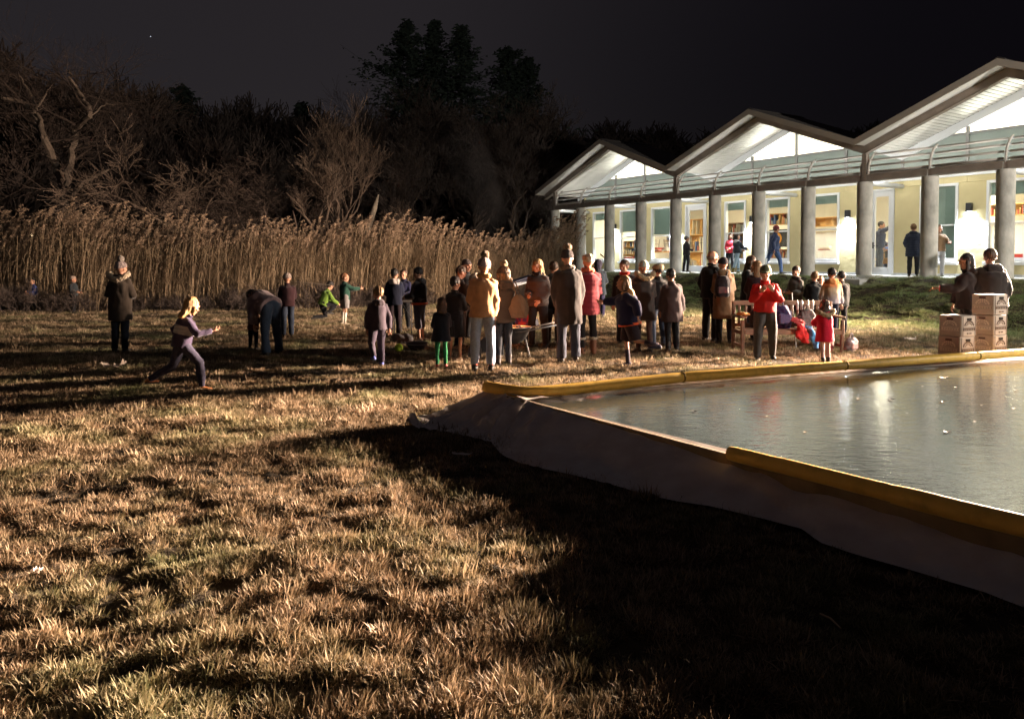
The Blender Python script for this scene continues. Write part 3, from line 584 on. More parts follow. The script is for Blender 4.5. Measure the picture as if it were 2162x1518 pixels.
for w in wins:
    s0, s1, z1, z0 = w[0], w[1], w[2], w[3]; c = (s0+s1)/2; wd = s1-s0; ht = z1-z0; fr = .085
    if w[4] == 'w':
        f = MB(); y = WD+.04
        f.bevbox((s0+fr/2, y, (z0+z1)/2), (fr, .14, ht), .006); f.bevbox((s1-fr/2, y, (z0+z1)/2), (fr, .14, ht), .006); f.bevbox((c, y, z1-fr/2), (wd-2*fr-.004, .14, fr), .006); f.bevbox((c, y, z0+fr/2), (wd-2*fr-.004, .14, fr), .006)
        fo = bpart(f, 'window', M_white); f = MB(); f.bevbox((c, WD-.03, z0-.055), (wd+.08, .2, .10), .01); f.build('sill', M_white, fo)
        zm = z0+ht*.47
        f = MB(); iw = wd-2*fr; f.box((c, y+.005, zm), (iw-.004, .06, .05)); 
        for sx in (-1, 1): f.box((c+sx*(iw/2-.02), y+.02, (z0+zm)/2), (.036, .05, zm-z0-fr-.06)); 
        f.box((c, y+.02, z0+fr+.025), (iw-.08, .05, .04)); f.build('sash', M_white, fo)
        for (za, zb, yy) in ((z0+fr, zm-.025, y+.03), (zm+.025, z1-fr, y+.01)):
            f = MB(); f.box((c, yy, (za+zb)/2), (iw-.01, .006, zb-za)); f.build('pane', GLASS, fo)
        sh = w[5]*(ht-2*fr)
        f = MB(); f.box((c, y+.09, z1-fr-sh/2), (iw+.02, .004, sh)); f.tube([(c-iw/2, y+.09, z1-fr-sh), (c+iw/2, y+.09, z1-fr-sh)], .012, n=8); f.build('roller_shade', M_shade, fo)
    else:
        f = MB(); y = WD+.04; fr = .09
        f.bevbox((s0+fr/2, y, (z0+z1)/2), (fr, .14, ht), .006); f.bevbox((s1-fr/2, y, (z0+z1)/2), (fr, .14, ht), .006); f.bevbox((c, y, z1-fr/2), (wd-2*fr-.004, .14, fr), .006)
        fo = bpart(f, 'door', M_white); iw = wd-2*fr; f = MB(); st = .13
        f.bevbox((s0+fr+st/2, y+.01, (z0+z1-fr)/2), (st, .06, ht-fr), .008); f.bevbox((s1-fr-st/2, y+.01, (z0+z1-fr)/2), (st, .06, ht-fr), .008); f.bevbox((c, y+.01, z1-fr-.09), (iw-2*st, .06, .18), .008); f.bevbox((c, y+.01, z0+.13), (iw-2*st, .06, .25), .008)
        f.build('door_leaf', M_white, fo); f = MB(); f.box((c, y+.01, (z0+.25+z1-fr-.18)/2), (iw-2*st+.01, .006, ht-.25-fr-.18)); f.build('pane', GLASS, fo)
        f = MB(); f.tube([(s0+fr+st/2, y-.02, z0+1.0), (s0+fr+st/2, y-.07, z0+1.0), (s0+fr+st/2+.1, y-.07, z0+1.0)], .011, n=8); f.box((s0+fr+st/2, y-.025, z0+1.02), (.05, .012, .22)); f.build('handle', M_blk, fo)
# gable glazing at the wall plane
ZT = 5.62
def roof_u(s):  # underside of inner trim at s
    g = (s/(BAY*4)) % 1.0; h = VL+SL*(2*BAY-abs((s % (BAY*4))-2*BAY)); return h
bpart(MB().box(((S0+S1)/2, WD+.02, WT+.05), (S1-S0, .14, .10)), 'sill_band', M_white)
edges = [BAY*k for k in range(0, 13)]
for k in range(12):
    a, b = edges[k]+.035, edges[k+1]-.035
    if k == 0: a = S0
    # spandrel panels up to the transom (clipped by the rake)
    def clip(s): return roof_u(s)-.30
    pts = []; n_ = 8
    for i in range(n_+1):
        s = a+(b-a)*i/n_; pts.append((s, min(ZT, clip(s))))
    poly = [Vector((a, 0, WT+.10)), Vector((b, 0, WT+.10))]+[Vector((s, 0, z)) for s, z in reversed(pts)]
    m_ = MB(); m_.prism(poly, (0, WD+.01, 0), (0, WD+.035, 0)); bpart(m_, 'spandrel_panel', M_green, fixn=True)
    pts2 = [(s, clip(s)) for s, z in [(a+(b-a)*i/24, 0) for i in range(25)] if clip(s) > ZT+.05]
    if len(pts2) > 1:
        poly = [Vector((pts2[0][0], 0, ZT+.045)), Vector((pts2[-1][0], 0, ZT+.045))]+[Vector((s, 0, z)) for s, z in reversed(pts2)]
        m_ = MB(); m_.prism(poly, (0, WD+.01, 0), (0, WD+.018, 0)); bpart(m_, 'clerestory_pane', GLASS, fixn=True)
        m_ = MB(); m_.box(((pts2[0][0]+pts2[-1][0])/2, WD, ZT+.02), (pts2[-1][0]-pts2[0][0]+.1, .09, .07)); bpart(m_, 'transom', M_frame)
    if k > 0:
        m_ = MB(); m_.box((edges[k], WD, (WT+.1+clip(edges[k]))/2), (.09, .10, clip(edges[k])-WT-.1)); bpart(m_, 'mullion', M_frame)
# room shell
YB = 8.7
m_ = MB(); m_.box(((S0+S1)/2, (WD+.24+YB)/2, TZ+.02), (S1-S0, YB-WD-.24, .03)); bpart(m_, 'room_floor', M_floor)
m_ = MB(); m_.box(((S0+S1)/2, YB+.05, (TZ+5.4)/2), (S1-S0, .1, 5.4-TZ)); bpart(m_, 'room_back_wall', M_in)
# vaulted ceiling, dropping to the back
n_ = 48; vs = []
for i in range(n_+1):
    s = S0+(S1-S0)*i/n_; h = roof_u(max(0, s))-.2
    vs += [Vector((s, WD+.05, h)), Vector((s, YB, 4.6+(h-5.2)*.35))]
m_ = MB(); m_.add(vs, [(2*i, 2*i+2, 2*i+3, 2*i+1) for i in range(n_)]); m_.add([v+Vector((0, 0, .12)) for v in vs], [(2*i, 2*i+1, 2*i+3, 2*i+2) for i in range(n_)]); bpart(m_, 'room_ceiling', M_in)
m_ = MB(); m_.box((S0-.02, (WD+YB)/2+.1, (TZ+4.9)/2), (.06, YB-WD-.2, 4.9-TZ)); bpart(m_, 'room_end_wall', M_in)
m_ = MB(); m_.box((S1+.05, (WD+YB)/2, (TZ+5.6)/2), (.1, YB-WD, 5.6-TZ)); bpart(m_, 'room_end_wall', M_stucco)
for k, (s_, m2) in enumerate(((BAY*5.1, M_in), (BAY*8.6, M_in))):
    m_ = MB(); m_.box((s_, (WD+.3+YB)/2+1.2, (TZ+4.2)/2), (.1, YB-WD-2.7, 4.2-TZ)); bpart(m_, 'partition_wall', m2)
def area(loc, sx, sy, e, col=(1, .95, .85), rot=(0, 0, 0), name='room_light', parent=B):
    l = bpy.data.lights.new(name, 'AREA'); l.shape = 'RECTANGLE'; l.size = sx; l.size_y = sy; l.energy = e; l.color = col
    o = bpy.data.objects.new(name, l); COL.objects.link(o); o.parent = parent; o.location = loc; o.rotation_euler = rot; return o
for g in range(3):
    for q in (.9, 3.0):
        s = BAY*(4*g+q)
        f = MB(); f.bevbox((s, 4.6, 4.34), (.3, 2.6, .06), .01); fo = bpart(f, 'ceiling_lamp', M_white); f = MB(); f.box((s, 4.6, 4.305), (.24, 2.5, .012)); f.build('diffuser', M_tube_l, fo)
        f = MB(); f.tube([(s, 3.6, 4.37), (s, 3.6, 5.0)], .006, n=5); f.tube([(s, 5.6, 4.37), (s, 5.6, 4.9)], .006, n=5); f.build('hanger', M_blk, fo)
        area((s, 4.6, 4.29), .3, 2.5, 300, (1, .88, .68)); area((s, 4.6, 4.40), .3, 2.5, 650, rot=(math.pi, 0, 0))
# downlight wall lamps
for (px, py) in ((1300, 466), (1425, 455), (1591, 438), (1793, 424), (2050, 405)):
    s = wall_at(px, py)[0]; z = 3.28
    f = MB(); f.bevbox((s, WD-.09, z), (.16, .15, .28), .01); fo = bpart(f, 'wall_lamp', M_blk); f = MB(); f.box((s, WD-.09, z-.146), (.11, .10, .01)); f.build('lamp_lens', M_led, fo)
    l = bpy.data.lights.new('wall_lamp_light', 'SPOT'); l.energy = 1000; l.color = (.86, .93, 1.0); l.spot_size = R(136); l.spot_blend = .8; l.shadow_soft_size = .04
    o = bpy.data.objects.new('wall_lamp_light', l); COL.objects.link(o); o.parent = B; o.location = (s, WD-.14, z-.17); o.rotation_euler = (R(-8), 0, 0)
for k in range(NB-1):
    area((BAY*(k+.5), .16, CT+.30), 1.9, .05, 20, (1, .97, .88), (R(58), 0, 0), 'added_eave_light'); area((BAY*(k+.5), .16, CT+.33), 1.9, .05, 13, (1, .98, .92), (R(140), 0, 0), 'added_eave_light')  # unseen strip lights added to brighten the wall and soffit
    f = MB(); f.bevbox((BAY*(k+.5), .125, CT+.27), (1.95, .05, .05), .008); bpart(f, 'added_strip_lamp', M_white)  # added casing for these strip lights, hidden behind the beam
# unseen half bay lamps further along keep the same rhythm
for s in (BAY*11.9,):
    f = MB(); f.bevbox((s, WD-.09, 3.28), (.16, .15, .28), .01); bpart(f, 'wall_lamp', M_blk)
# concrete landing spilling from the terrace
for (px, py, ln, w_, h_) in ((1812, 592, 1.5, 1.3, .16), (1392, 582, 1.6, 1.2, .12)):
    s, z = wall_at(px, py, -.5); f = MB(); f.bevbox((0, 0, 0), (ln, w_, .2), .02)
    o = f.build('concrete_landing', M_slab); p = bw(s, -.95, 0); o.location = (p.x, p.y, TZ-.12); o.rotation_euler = (R(5), 0, BANG); tag(o, kind='structure')
# ---------------- things in the rooms (each its own object)
def place(o, s, d, z=TZ+.04, rz=0): p = bw(s, d, z); o.location = p; o.rotation_euler = (0, 0, BANG+rz); return o
BK = [mat('book_%d' % i, c, .7) for i, c in enumerate(((.35, .08, .05), (.08, .12, .25), (.65, .6, .48), (.06, .06, .06), (.4, .36, .28), (.55, .34, .14)))]
def bookcase(s, d, w, h, dp, shelves, m, label, z=TZ+.04, fill=.8, cat='bookcase'):
    r = empty('bookcase'); place(r, s, d, z); tag(r, label, cat); f = MB(); t = .03
    f.box((-w/2+t/2, 0, h/2), (t, dp, h)); f.box((w/2-t/2, 0, h/2), (t, dp, h)); f.box((0, 0, h-t/2), (w-2*t, dp, t)); f.box((0, dp/2-.008, h/2), (w-2*t, .012, h-2*t)); f.build('carcass', m, r)
    for k in range(shelves):
        z_ = h*k/shelves+.04; g = MB(); g.box((0, -.01, z_), (w-2*t, dp-.03, .025)); g.build('shelf', m, r)
        x = -w/2+.06; q = MB()
        while x < w/2-.08:
            bwid = random.uniform(.02, .06); bh = random.uniform(.14, h/shelves-.07)
            if random.random() < fill: q.box((x+bwid/2, -.02, z_+.015+bh/2), (bwid*.9, dp*.6, bh), mi=random.randrange(6))
            x += bwid*1.02+(.05 if random.random() < .15 else 0)
        if q.v: q.build('books', BK, r)
    return r
def table(s, d, w, dp, h, m, label, rz=0):
    r = empty('classroom_table'); place(r, s, d, rz=rz); tag(r, label, 'table'); MB().bevbox((0, 0, h-.02), (w, dp, .04), .008).build('tabletop', m, r)
    for a in (-1, 1):
        for b in (-1, 1): MB().tube([(a*(w/2-.06), b*(dp/2-.06), 0), (a*(w/2-.06), b*(dp/2-.06), h-.04)], .018, n=8).build('leg', M_blk, r)
    return r
def stool_up(s, d, z, label, rz=0):
    r = empty('stool'); place(r, s, d, z, rz); tag(r, label, 'stool', 'upturned stools on the classroom tables'); MB().tube([(0, 0, 0), (0, 0, .03)], .17, n=16).build('seat', M_wood, r)
    for k in range(4):
        a = math.pi/4+k*math.pi/2; MB().tube([(.11*math.cos(a), .11*math.sin(a), .03), (.19*math.cos(a), .19*math.sin(a), .62)], .011, n=6).build('leg', M_blk, r)
    MB().tube([(.16*math.cos(a), .16*math.sin(a), .38) for a in np.linspace(0, 2*math.pi, 13)], .008, n=5, cap=False).build('ring', M_blk, r)
sc = lambda px, d=WD: wall_at(px, 500, d)[0]
bookcase(sc(1276, 4.2), 4.2, 1.3, 1.5, .35, 4, M_wood, 'maple cubby shelf seen through the leftmost window', fill=.4)
bookcase(sc(1336, 4.4), 4.4, 1.8, 1.5, .35, 4, M_wood, 'wooden cubby shelf stuffed with papers behind the second window')
bookcase(sc(1395, 8.2), 8.2, 2.6, 2.6, .4, 5, M_wood, 'tall maple shelving at the back wall behind the third window', fill=.5)
bookcase(sc(1478, 8.0), 8.0, 3.0, 2.7, .4, 3, M_wood, 'orange maple wall cupboards behind the left glass door', fill=.3)
bookcase(sc(1556, 3.2), 3.2, 1.5, 2.1, .3, 4, M_dkwood, 'dark walnut bookcase with jars behind the window left of the brightest wall lamp', fill=.55)
bookcase(sc(1640, 3.4), 3.4, 1.8, .5, .3, 1, M_wood, 'maple wall shelf holding upright books at the top of the poster window', z=TZ+1.95, cat='shelf')
bookcase(sc(1640, 3.41), 3.4, 1.8, .42, .3, 1, M_wood, 'lower shelf crowded with craft supplies under the orange poster', z=TZ+.55, cat='shelf')
bookcase(sc(1748, 5.4), 5.4, 3.0, .42, .3, 1, M_wood, 'long maple shelf with black boxes in the window right of the poster', z=TZ+1.9, fill=.3, cat='shelf')
bookcase(sc(2120, 5.0), 5.0, 4.0, .42, .3, 1, M_wood, 'maple shelf with toys at the rightmost window', z=TZ+2.0, fill=.7, cat='shelf')
bookcase(sc(1870, 4.6), 4.6, 1.0, 1.0, .4, 2, M_wood, 'low maple cupboard piled with clothes behind the right glass door', fill=.7)
def board(px, d, w, h, z, m, label, cat, rz=0):
    o = MB().bevbox((0, 0, 0), (w, .03, h), .005).build('board', m); place(o, sc(px, d), d, z, rz); tag(o, label, cat); return o
M_wb = mat('whiteboard', (.85, .87, .9), .25); M_red = mat('red_panel', (.35, .03, .03), .5); M_drk = mat('charcoal_poster', (.03, .03, .035), .6); M_or = mat('orange_print', (.85, .35, .04), .6)
board(1748, 5.6, 3.0, 1.15, TZ+1.15, M_wb, 'large white board in the window right of the poster', 'whiteboard')
board(2120, 5.2, 4.0, 1.15, TZ+1.25, M_wb, 'wide white board in the rightmost window', 'whiteboard')
o = board(2120, 4.6, 4.0, .35, TZ+.55, M_red, 'dark red counter front in the rightmost window', 'counter')
p_ = board(1641, 3.25, .95, .72, TZ+1.42, M_drk, 'black poster with an orange disc in the window behind the walking man', 'poster')
f = MB(); f.tube([(0, -.02, 0), (0, -.026, 0)], .24, n=26, mi=0); f.build('orange_disc', M_or, p_); f = MB(); f.ball((.0, -.028, .06), (.07, .006, .09), mi=0); f.box((0, -.028, -.08), (.1, .006, .12)); f.build('pale_figure', M_wb, p_)
dg = MB().bevbox((0, 0, 0), (1.5, .03, .07), .01).build('easel_board', M_dkwood); place(dg, sc(1272, 3.2), 3.2, TZ+.75); dg.rotation_euler = (0, R(32), BANG); tag(dg, 'dark diagonal easel board leaning inside the leftmost window', 'easel')
t1 = table(sc(1397, 4.2), 4.2, 1.9, .8, .9, M_wood, 'classroom table heaped with boxes and stools behind the third window')
t2 = table(sc(1472, 3.9), 3.9, 1.8, .9, .9, M_in, 'white topped classroom table with upturned stools behind the left glass door')
for i, (px, d) in enumerate(((1385, 4.1), (1408, 4.3), (1460, 3.8), (1481, 4.0), (1494, 3.9))):
    stool_up(sc(px, d), d, TZ+.945, ['upturned stool at the left end of the table in the third window', 'upturned stool at the right end of the table in the third window', 'left upturned stool on the table behind the left glass door', 'middle upturned stool on the table behind the left glass door', 'right upturned stool on the table behind the left glass door'][i], rz=i)
rj = random.Random(3)
for i, (px, d, zz, w) in enumerate(((1390, 4.0, .94, .3), (1402, 4.35, .94, .26), (1409, 3.95, .94, .2), (1325, 3.6, .5, .4), (1344, 3.7, .5, .3), (1862, 4.2, 1.04, .4), (1876, 4.3, 1.04, .25), (1742, 4.9, .9, .5))):
    f = MB(); 
    for k in range(6): f.bevbox((rj.uniform(-.04, .04), rj.uniform(-.03, .03), .02+k*.035), (w*rj.uniform(.8, 1), .25, .03), .005, rz=rj.uniform(-.2, .2), mi=rj.randrange(3))
    o = f.build('paper_stack', [M_in, M_wb, M_red]); place(o, sc(px, d), d, TZ+zz)
    tag(o, ['messy pile of coloured paper at the left of the third window', 'messy pile of paper in the middle of the third window', 'small paper pile right in the third window', 'paper pile low in the second window beside the cubby shelf', 'smaller paper pile in the second window near the column', 'bundle of cloths on the low cupboard in the right door', 'small folded stack on the low cupboard in the right door', 'flat stack of folders low in the window right of the poster'][i], 'paper stack')
# =================================================== PEOPLE
SKIN = mat('skin', (.50, .26, .17), .55, (.44, .22, .14), scale=20, spec=.35)
EYE = mat('eye_dark', (.02, .015, .015), .3); LIP = mat('lips', (.38, .14, .12), .5)
HAIRC = {k: mat('hair_'+k, c, .6, tuple(v*.5 for v in c), scale=60, stretch=(1, 1, .12), bump=.5, bscale=120) for k, c in dict(brown=(.07, .035, .018), dark=(.018, .012, .01), blond=(.50, .30, .12), dblond=(.26, .15, .07), ginger=(.25, .10, .04), grey=(.3, .27, .25)).items()}
FUR = {k: mat('fur_'+k, c, .95, tuple(v*.45 for v in c), scale=45, bump=1, bscale=70, sheen=.4) for k, c in dict(tan=(.62, .42, .22), cream=(.7, .55, .38), grey=(.4, .33, .28), brown=(.3, .18, .09)).items()}
def remesh(mb, vox, name, m, parent=None, smooth_it=0, disp=None, dec=None):
    me = mb.mesh(name, m if not isinstance(m, list) else m[0]); bm = bmesh.new(); bm.from_mesh(me); bmesh.ops.recalc_face_normals(bm, faces=bm.faces); bm.to_mesh(me); bm.free()
    o = bpy.data.objects.new(name, me); COL.objects.link(o); md = o.modifiers.new('r', 'REMESH'); md.mode = 'VOXEL'; md.voxel_size = vox; md.use_smooth_shade = True
    if smooth_it: sm = o.modifiers.new('s', 'SMOOTH'); sm.factor = .6; sm.iterations = smooth_it
    dg = bpy.context.evaluated_depsgraph_get(); nm = bpy.data.meshes.new_from_object(o.evaluated_get(dg)); o.modifiers.clear(); o.data = nm; bpy.data.meshes.remove(me); nm.name = name
    if disp:
        n = len(nm.vertices); co = np.empty(n*3, np.float32); nm.vertices.foreach_get('co', co); co = co.reshape(-1, 3); no = np.empty(n*3, np.float32); nm.vertex_normals.foreach_get('vector', no); no = no.reshape(-1, 3)
        co = co+no*disp(co)[:, None]; nm.vertices.foreach_set('co', co.astype(np.float32).ravel())
    if not nm.materials: nm.materials.append(m)
    nm.polygons.foreach_set('use_smooth', [True]*len(nm.polygons)); nm.update(); o.parent = parent; return o
def vn3(c, f, s=0):
    return (vn(c[:, 0]*f+c[:, 2]*f*.37, c[:, 1]*f-c[:, 2]*f*.53, s)+vn(c[:, 2]*f, (c[:, 0]+c[:, 1])*f*.8, s+5)-1.0)
def folds(amp, f=9, s=0): return lambda c: amp*1.35*(vn3(c, f, s)*1.0+vn3(c, f*2.3, s+2)*.7+np.abs(vn3(c*np.array([1, 1, .45]), f*1.7, s+4))*.9-.2)
def puffer(amp=.012, pitch=.075): return lambda c: amp*np.abs(np.sin(c[:, 2]*math.pi/pitch))**.6+.005*vn3(c, 14)
def furry(amp, f=55): return lambda c: amp*(RNG.random(len(c))*1.6-.4)+amp*vn3(c, f)
V = Vector
def dirv_(fwd, side, out):  # fwd deg from straight down towards front, out deg sideways
    f, a = R(fwd), R(out); return V((side*math.sin(a), math.sin(f)*math.cos(a), -math.cos(f)*math.cos(a)))
def capsule(mb, a, b, ra, rb, n=10, flat=None):
    a, b = V(a), V(b); d = (b-a); l = d.length; d.normalize()
    mb.tube([a-d*ra*.9, a-d*ra*.5, a, a.lerp(b, .5), b, b+d*rb*.5, b+d*rb*.9], [ra*.4, ra*.86, ra, (ra+rb)/2*1.02, rb, rb*.86, rb*.4], n=n, flat=flat)
PEOPLE = []
def person(x, y, H, face, label, jacket=None, pants=None, shoes=(.03, .025, .02), hair=None, hat=None, arms=((8, 8, 25, 0), (8, 8, 25, 0)), legs=((3, 2.2, -3), (-3, 2.2, -3)), lean=0, head=(0, 0), hood=None, fem=False, z=None, group=None, fat=1.0, extra=None, tilt=0, skin=None, drop=0.0, scarf=None, waist=None):
    """arms: (upper fwd, upper out, fore fwd, fore out) right then left; legs: (thigh fwd, out, shin fwd)."""
    pr = random.Random(int(abs(x*131+y*37)*10)); tilt = tilt+pr.uniform(-2.5, 2.5); lean = lean+pr.uniform(-1, 3.5)*(lean < 20); face = face+pr.uniform(-6, 6)
    if abs(legs[0][0]) < 5: a_ = pr.uniform(-5, 7); legs = ((legs[0][0]+a_, legs[0][1]+pr.uniform(-.5, 2), legs[0][2]-abs(a_)*.6), (legs[1][0]-a_, legs[1][1]+pr.uniform(-.5, 2), legs[1][2]-abs(a_)*.9))
    arms = tuple((u[0]+pr.uniform(-8, 8), u[1]+pr.uniform(-2, 6), u[2]+pr.uniform(-12, 12), u[3]+pr.uniform(-8, 8)) for u in arms); head = (head[0]+pr.uniform(-4, 9), head[1]+pr.uniform(-22, 22))
    fat = fat*1.14
    k = H/1.75; hs = 1.08+max(0, (1.72-H))*.40; hk = k*hs; headh = .24*hk  # chin to crown
    legL = (.90-.10*max(0, 1.5-H))*k; th = legL*.52; sh = legL*.48-.0; ank = .075*k
    # ---- legs
    hipw = .080*k*(1.05 if fem else 1)
    J = {}
    low = 1e9
    for sd_, q in ((1, 0), (-1, 1)):
        tf, to, sf = legs[q]; hp = V((sd_*hipw, 0, 0)); kn = hp+dirv_(tf, sd_, to)*th; an = kn+dirv_(sf, sd_, to*.3)*sh; J[sd_] = (hp, kn, an); low = min(low, an.z)
    pz = ank-low-drop; pel = V((0, 0, pz))
    for s_ in J: J[s_] = tuple(p+pel for p in J[s_])
    torsoL = H-headh-pz if not (lean or drop or abs(legs[0][0])+abs(legs[1][0]) > 20) else (H-headh-(legL+ank))
    T = Matrix.Rotation(R(-lean), 3, 'X') @ Matrix.Rotation(R(tilt), 3, 'Y')
    tp = lambda x_, y_, z_: pel+T @ V((x_, y_, z_))
    ax, ay = T @ V((1, 0, 0)), T @ V((0, 1, 0))
    neckb = torsoL-.055*k; shz = torsoL-.085*k; shw = (.132 if fem else .145)*k*fat**.3*(1-.06*max(0, (1.5-H)))
    sk = skin or SKIN
    # ---- the body: one continuous figure
    b = MB()
    b.loft([(tp(0, 0, -.05*k), ax, ay, .10*k, .07*k), (tp(0, 0, .05*k), ax, ay, .13*k, .09*k), (tp(0, .0, torsoL*.35), ax, ay, .11*k, .085*k), (tp(0, 0, torsoL*.7), ax, ay, .135*k, .095*k), (tp(0, -.01*k, shz), ax, ay, shw*.85, .07*k), (tp(0, -.01*k, neckb), ax, ay, .06*k, .055*k), (tp(0, 0, torsoL+.04*k), ax, ay, .047*k, .05*k)], n=14)
    hands = []
    AJ = {}
    for sd_, q in ((1, 0), (-1, 1)):
        hp, kn, an = J[sd_]; capsule(b, hp, kn, .068*k, .046*k); capsule(b, kn, an, .045*k, .032*k); capsule(b, an+V((0, -.02*k, -.02*k)), an+V((0, .09*k, -.045*k)), .03*k, .025*k)
        uf, uo, ff, fo = arms[q]; sp = tp(sd_*shw, -.01*k, shz-.015*k); ua = .285*k; fa = .25*k
        el = sp+T @ dirv_(uf, sd_, uo)*ua; wr = el+T @ dirv_(ff, sd_, fo)*fa; AJ[sd_] = (sp, el, wr)
        capsule(b, sp, el, .042*k, .034*k); capsule(b, el, wr, .034*k, .024*k)
        d = (wr-el).normalized(); hands.append((sd_, wr, d))
    # head
    hc = tp(0, .012*k, torsoL+.118*hk)
    HR = T @ Matrix.Rotation(R(head[1]), 3, 'Z') @ Matrix.Rotation(R(-head[0]), 3, 'X')
    hp_ = lambda x_, y_, z_: hc+HR @ V((x_*hk, y_*hk, z_*hk))
    capsule(b, tp(0, 0, neckb-.02*k), hp_(0, -.015, -.05), .052*k, .05*hk)
    o = remesh(b, .017*max(.75, k), 'person', sk, smooth_it=2)
    h = MB(); h.ball(hp_(0, -.012, .028), (.078*hk, .096*hk, .098*hk), 16, 12, M=HR); h.ball(hp_(0, .022, -.045), (.056*hk, .062*hk, .068*hk), 14, 10, M=HR); h.ball(hp_(0, .045, -.088), (.028*hk, .028*hk, .022*hk), 10, 7, M=HR)
    h.ball(hp_(0, .084, .028), (.05*hk, .02*hk, .02*hk), 10, 7, M=HR)
    h.loft([(hp_(0, .085, .012), HR @ V((1, 0, 0)), HR @ V((0, 1, 0)), .008*hk, .008*hk), (hp_(0, .104, -.022), HR @ V((1, 0, 0)), HR @ V((0, 1, 0)), .017*hk, .018*hk), (hp_(0, .090, -.034), HR @ V((1, 0, 0)), HR @ V((0, 1, 0)), .014*hk, .01*hk)], n=8)
    h.ball(hp_(0, .078, -.058), (.026*hk, .016*hk, .012*hk), 10, 6, M=HR)
    for s_ in (1, -1): h.ball(hp_(s_*.079, -.008, -.005), (.009*hk, .02*hk, .032*hk), 8, 6, M=HR); h.ball(hp_(s_*.045, .062, -.02), (.022*hk, .02*hk, .02*hk), 8, 6, M=HR)
    capsule(h, tp(0, 0, neckb+.01*k), hp_(0, -.015, -.06), .047*k, .047*hk)
    ho = remesh(h, .0095*max(.85, hk), 'head', sk, smooth_it=1)
    bm = bmesh.new(); bm.from_mesh(o.data); bm.from_mesh(ho.data)
    me0 = ho.data; bpy.data.objects.remove(ho); bpy.data.meshes.remove(me0)
    # hands: palm, four bent fingers, thumb
    f = MB()
    for s_, wr, d in hands:
        up = T @ V((0, 1, 0)); sx = d.cross(up).normalized() if d.cross(up).length > .1 else V((1, 0, 0)); pn = sx.cross(d).normalized(); hkk = k*(1+.3*(hs-1))
        M3 = Matrix((sx, pn, d)).transposed(); pc = wr+d*.048*hkk; f.ball(pc, (.040*hkk, .016*hkk, .052*hkk), 10, 8, M=M3)
        for i, (ox, l) in enumerate(((-.028, .066), (-.010, .076), (.009, .072), (.027, .055))):
            a = pc+d*.038*hkk+sx*ox*hkk; m1 = a+(d*.85-pn*.4*1).normalized()*l*.5*hkk; e_ = m1+(d*.45-pn*.9).normalized()*l*.5*hkk; f.tube([a, m1, e_], [.0095*hkk, .009*hkk, .0065*hkk], n=6)
        a = pc-d*.015*hkk-sx*s_*.035*hkk; f.tube([a, a+(d*.6-sx*s_*.7-pn*.3).normalized()*.035*hkk, a+(d*.8-sx*s_*.7-pn*.6).normalized()*.062*hkk], [.012*hkk, .010*hkk, .007*hkk], n=6)
    tmp = f.mesh('hands', sk, True); n0_ = len(bm.faces); bm.from_mesh(tmp); bpy.data.meshes.remove(tmp)
    e2 = MB(); 
    for s_ in (1, -1): e2.ball(hp_(s_*.030, .0835, .004), (.0105*hk, .006*hk, .0065*hk), 8, 6, M=HR)
    tmp = e2.mesh('eyes', sk, True); n1_ = len(bm.faces); bm.from_mesh(tmp); bpy.data.meshes.remove(tmp)
    e2 = MB(); e2.ball(hp_(0, .0945, -.058), (.021*hk, .006*hk, .006*hk), 8, 6, M=HR); tmp = e2.mesh('lips', sk, True); n2_ = len(bm.faces); bm.from_mesh(tmp); bpy.data.meshes.remove(tmp)
    bm.faces.ensure_lookup_table()
    for i_, fc in enumerate(bm.faces): fc.smooth = True; fc.material_index = 1 if n1_ <= i_ < n2_ else (2 if i_ >= n2_ else 0)
    bm.to_mesh(o.data); bm.free(); o.data.materials.clear(); [o.data.materials.append(q) for q in (sk, EYE, LIP)]
    o.location = (x, y, (gz(x, y) if z is None else z)); o.rotation_euler = (0, 0, R(face)); tag(o, label, 'person', group)
    # ---- trousers
    if pants:
        c = pants['c']; m = cloth('p_%s' % pants['n'], c, 1.25, bump=.35); w = pants.get('w', 1.0)*1.22; b = MB()
        b.loft([(tp(0, 0, -.06*k), ax, ay, .12*k*w, .10*k*w), (tp(0, -.008*k, .02*k), ax, ay, .152*k*w, .118*k*w), (tp(0, 0, .10*k), ax, ay, .14*k*w, .105*k*w)], n=18)
        cut = pants.get('cut', 1.0)
        for s_ in (1, -1):
            hp, kn, an = J[s_]; e_ = an if cut >= 1 else (kn.lerp(an, (cut-.5)*2) if cut > .5 else hp.lerp(kn, cut*2)); r2 = (.062 if pants.get('wide') else .050)*k*w
            b.tube([hp+V((0, 0, .05*k)), hp, hp.lerp(kn, .5), kn, kn.lerp(an, .35)] + [e_+V((0, 0, -.01*k))], [.085*k*w, .094*k*w, .078*k*w, .064*k*w, .060*k*w] + [r2], n=14) if cut >= .7 else b.tube([hp+V((0, 0, .05*k)), hp, hp.lerp(kn, .5), e_], [.085*k*w, .096*k*w, .09*k*w, .085*k*w], n=14)
        remesh(b, .0165*max(.8, k), 'trousers', m, o, 1, folds(.008*k, 8, int(x*10) % 30))
    # ---- shoes
    boot = isinstance(shoes, dict); sc_ = shoes['c'] if boot else shoes
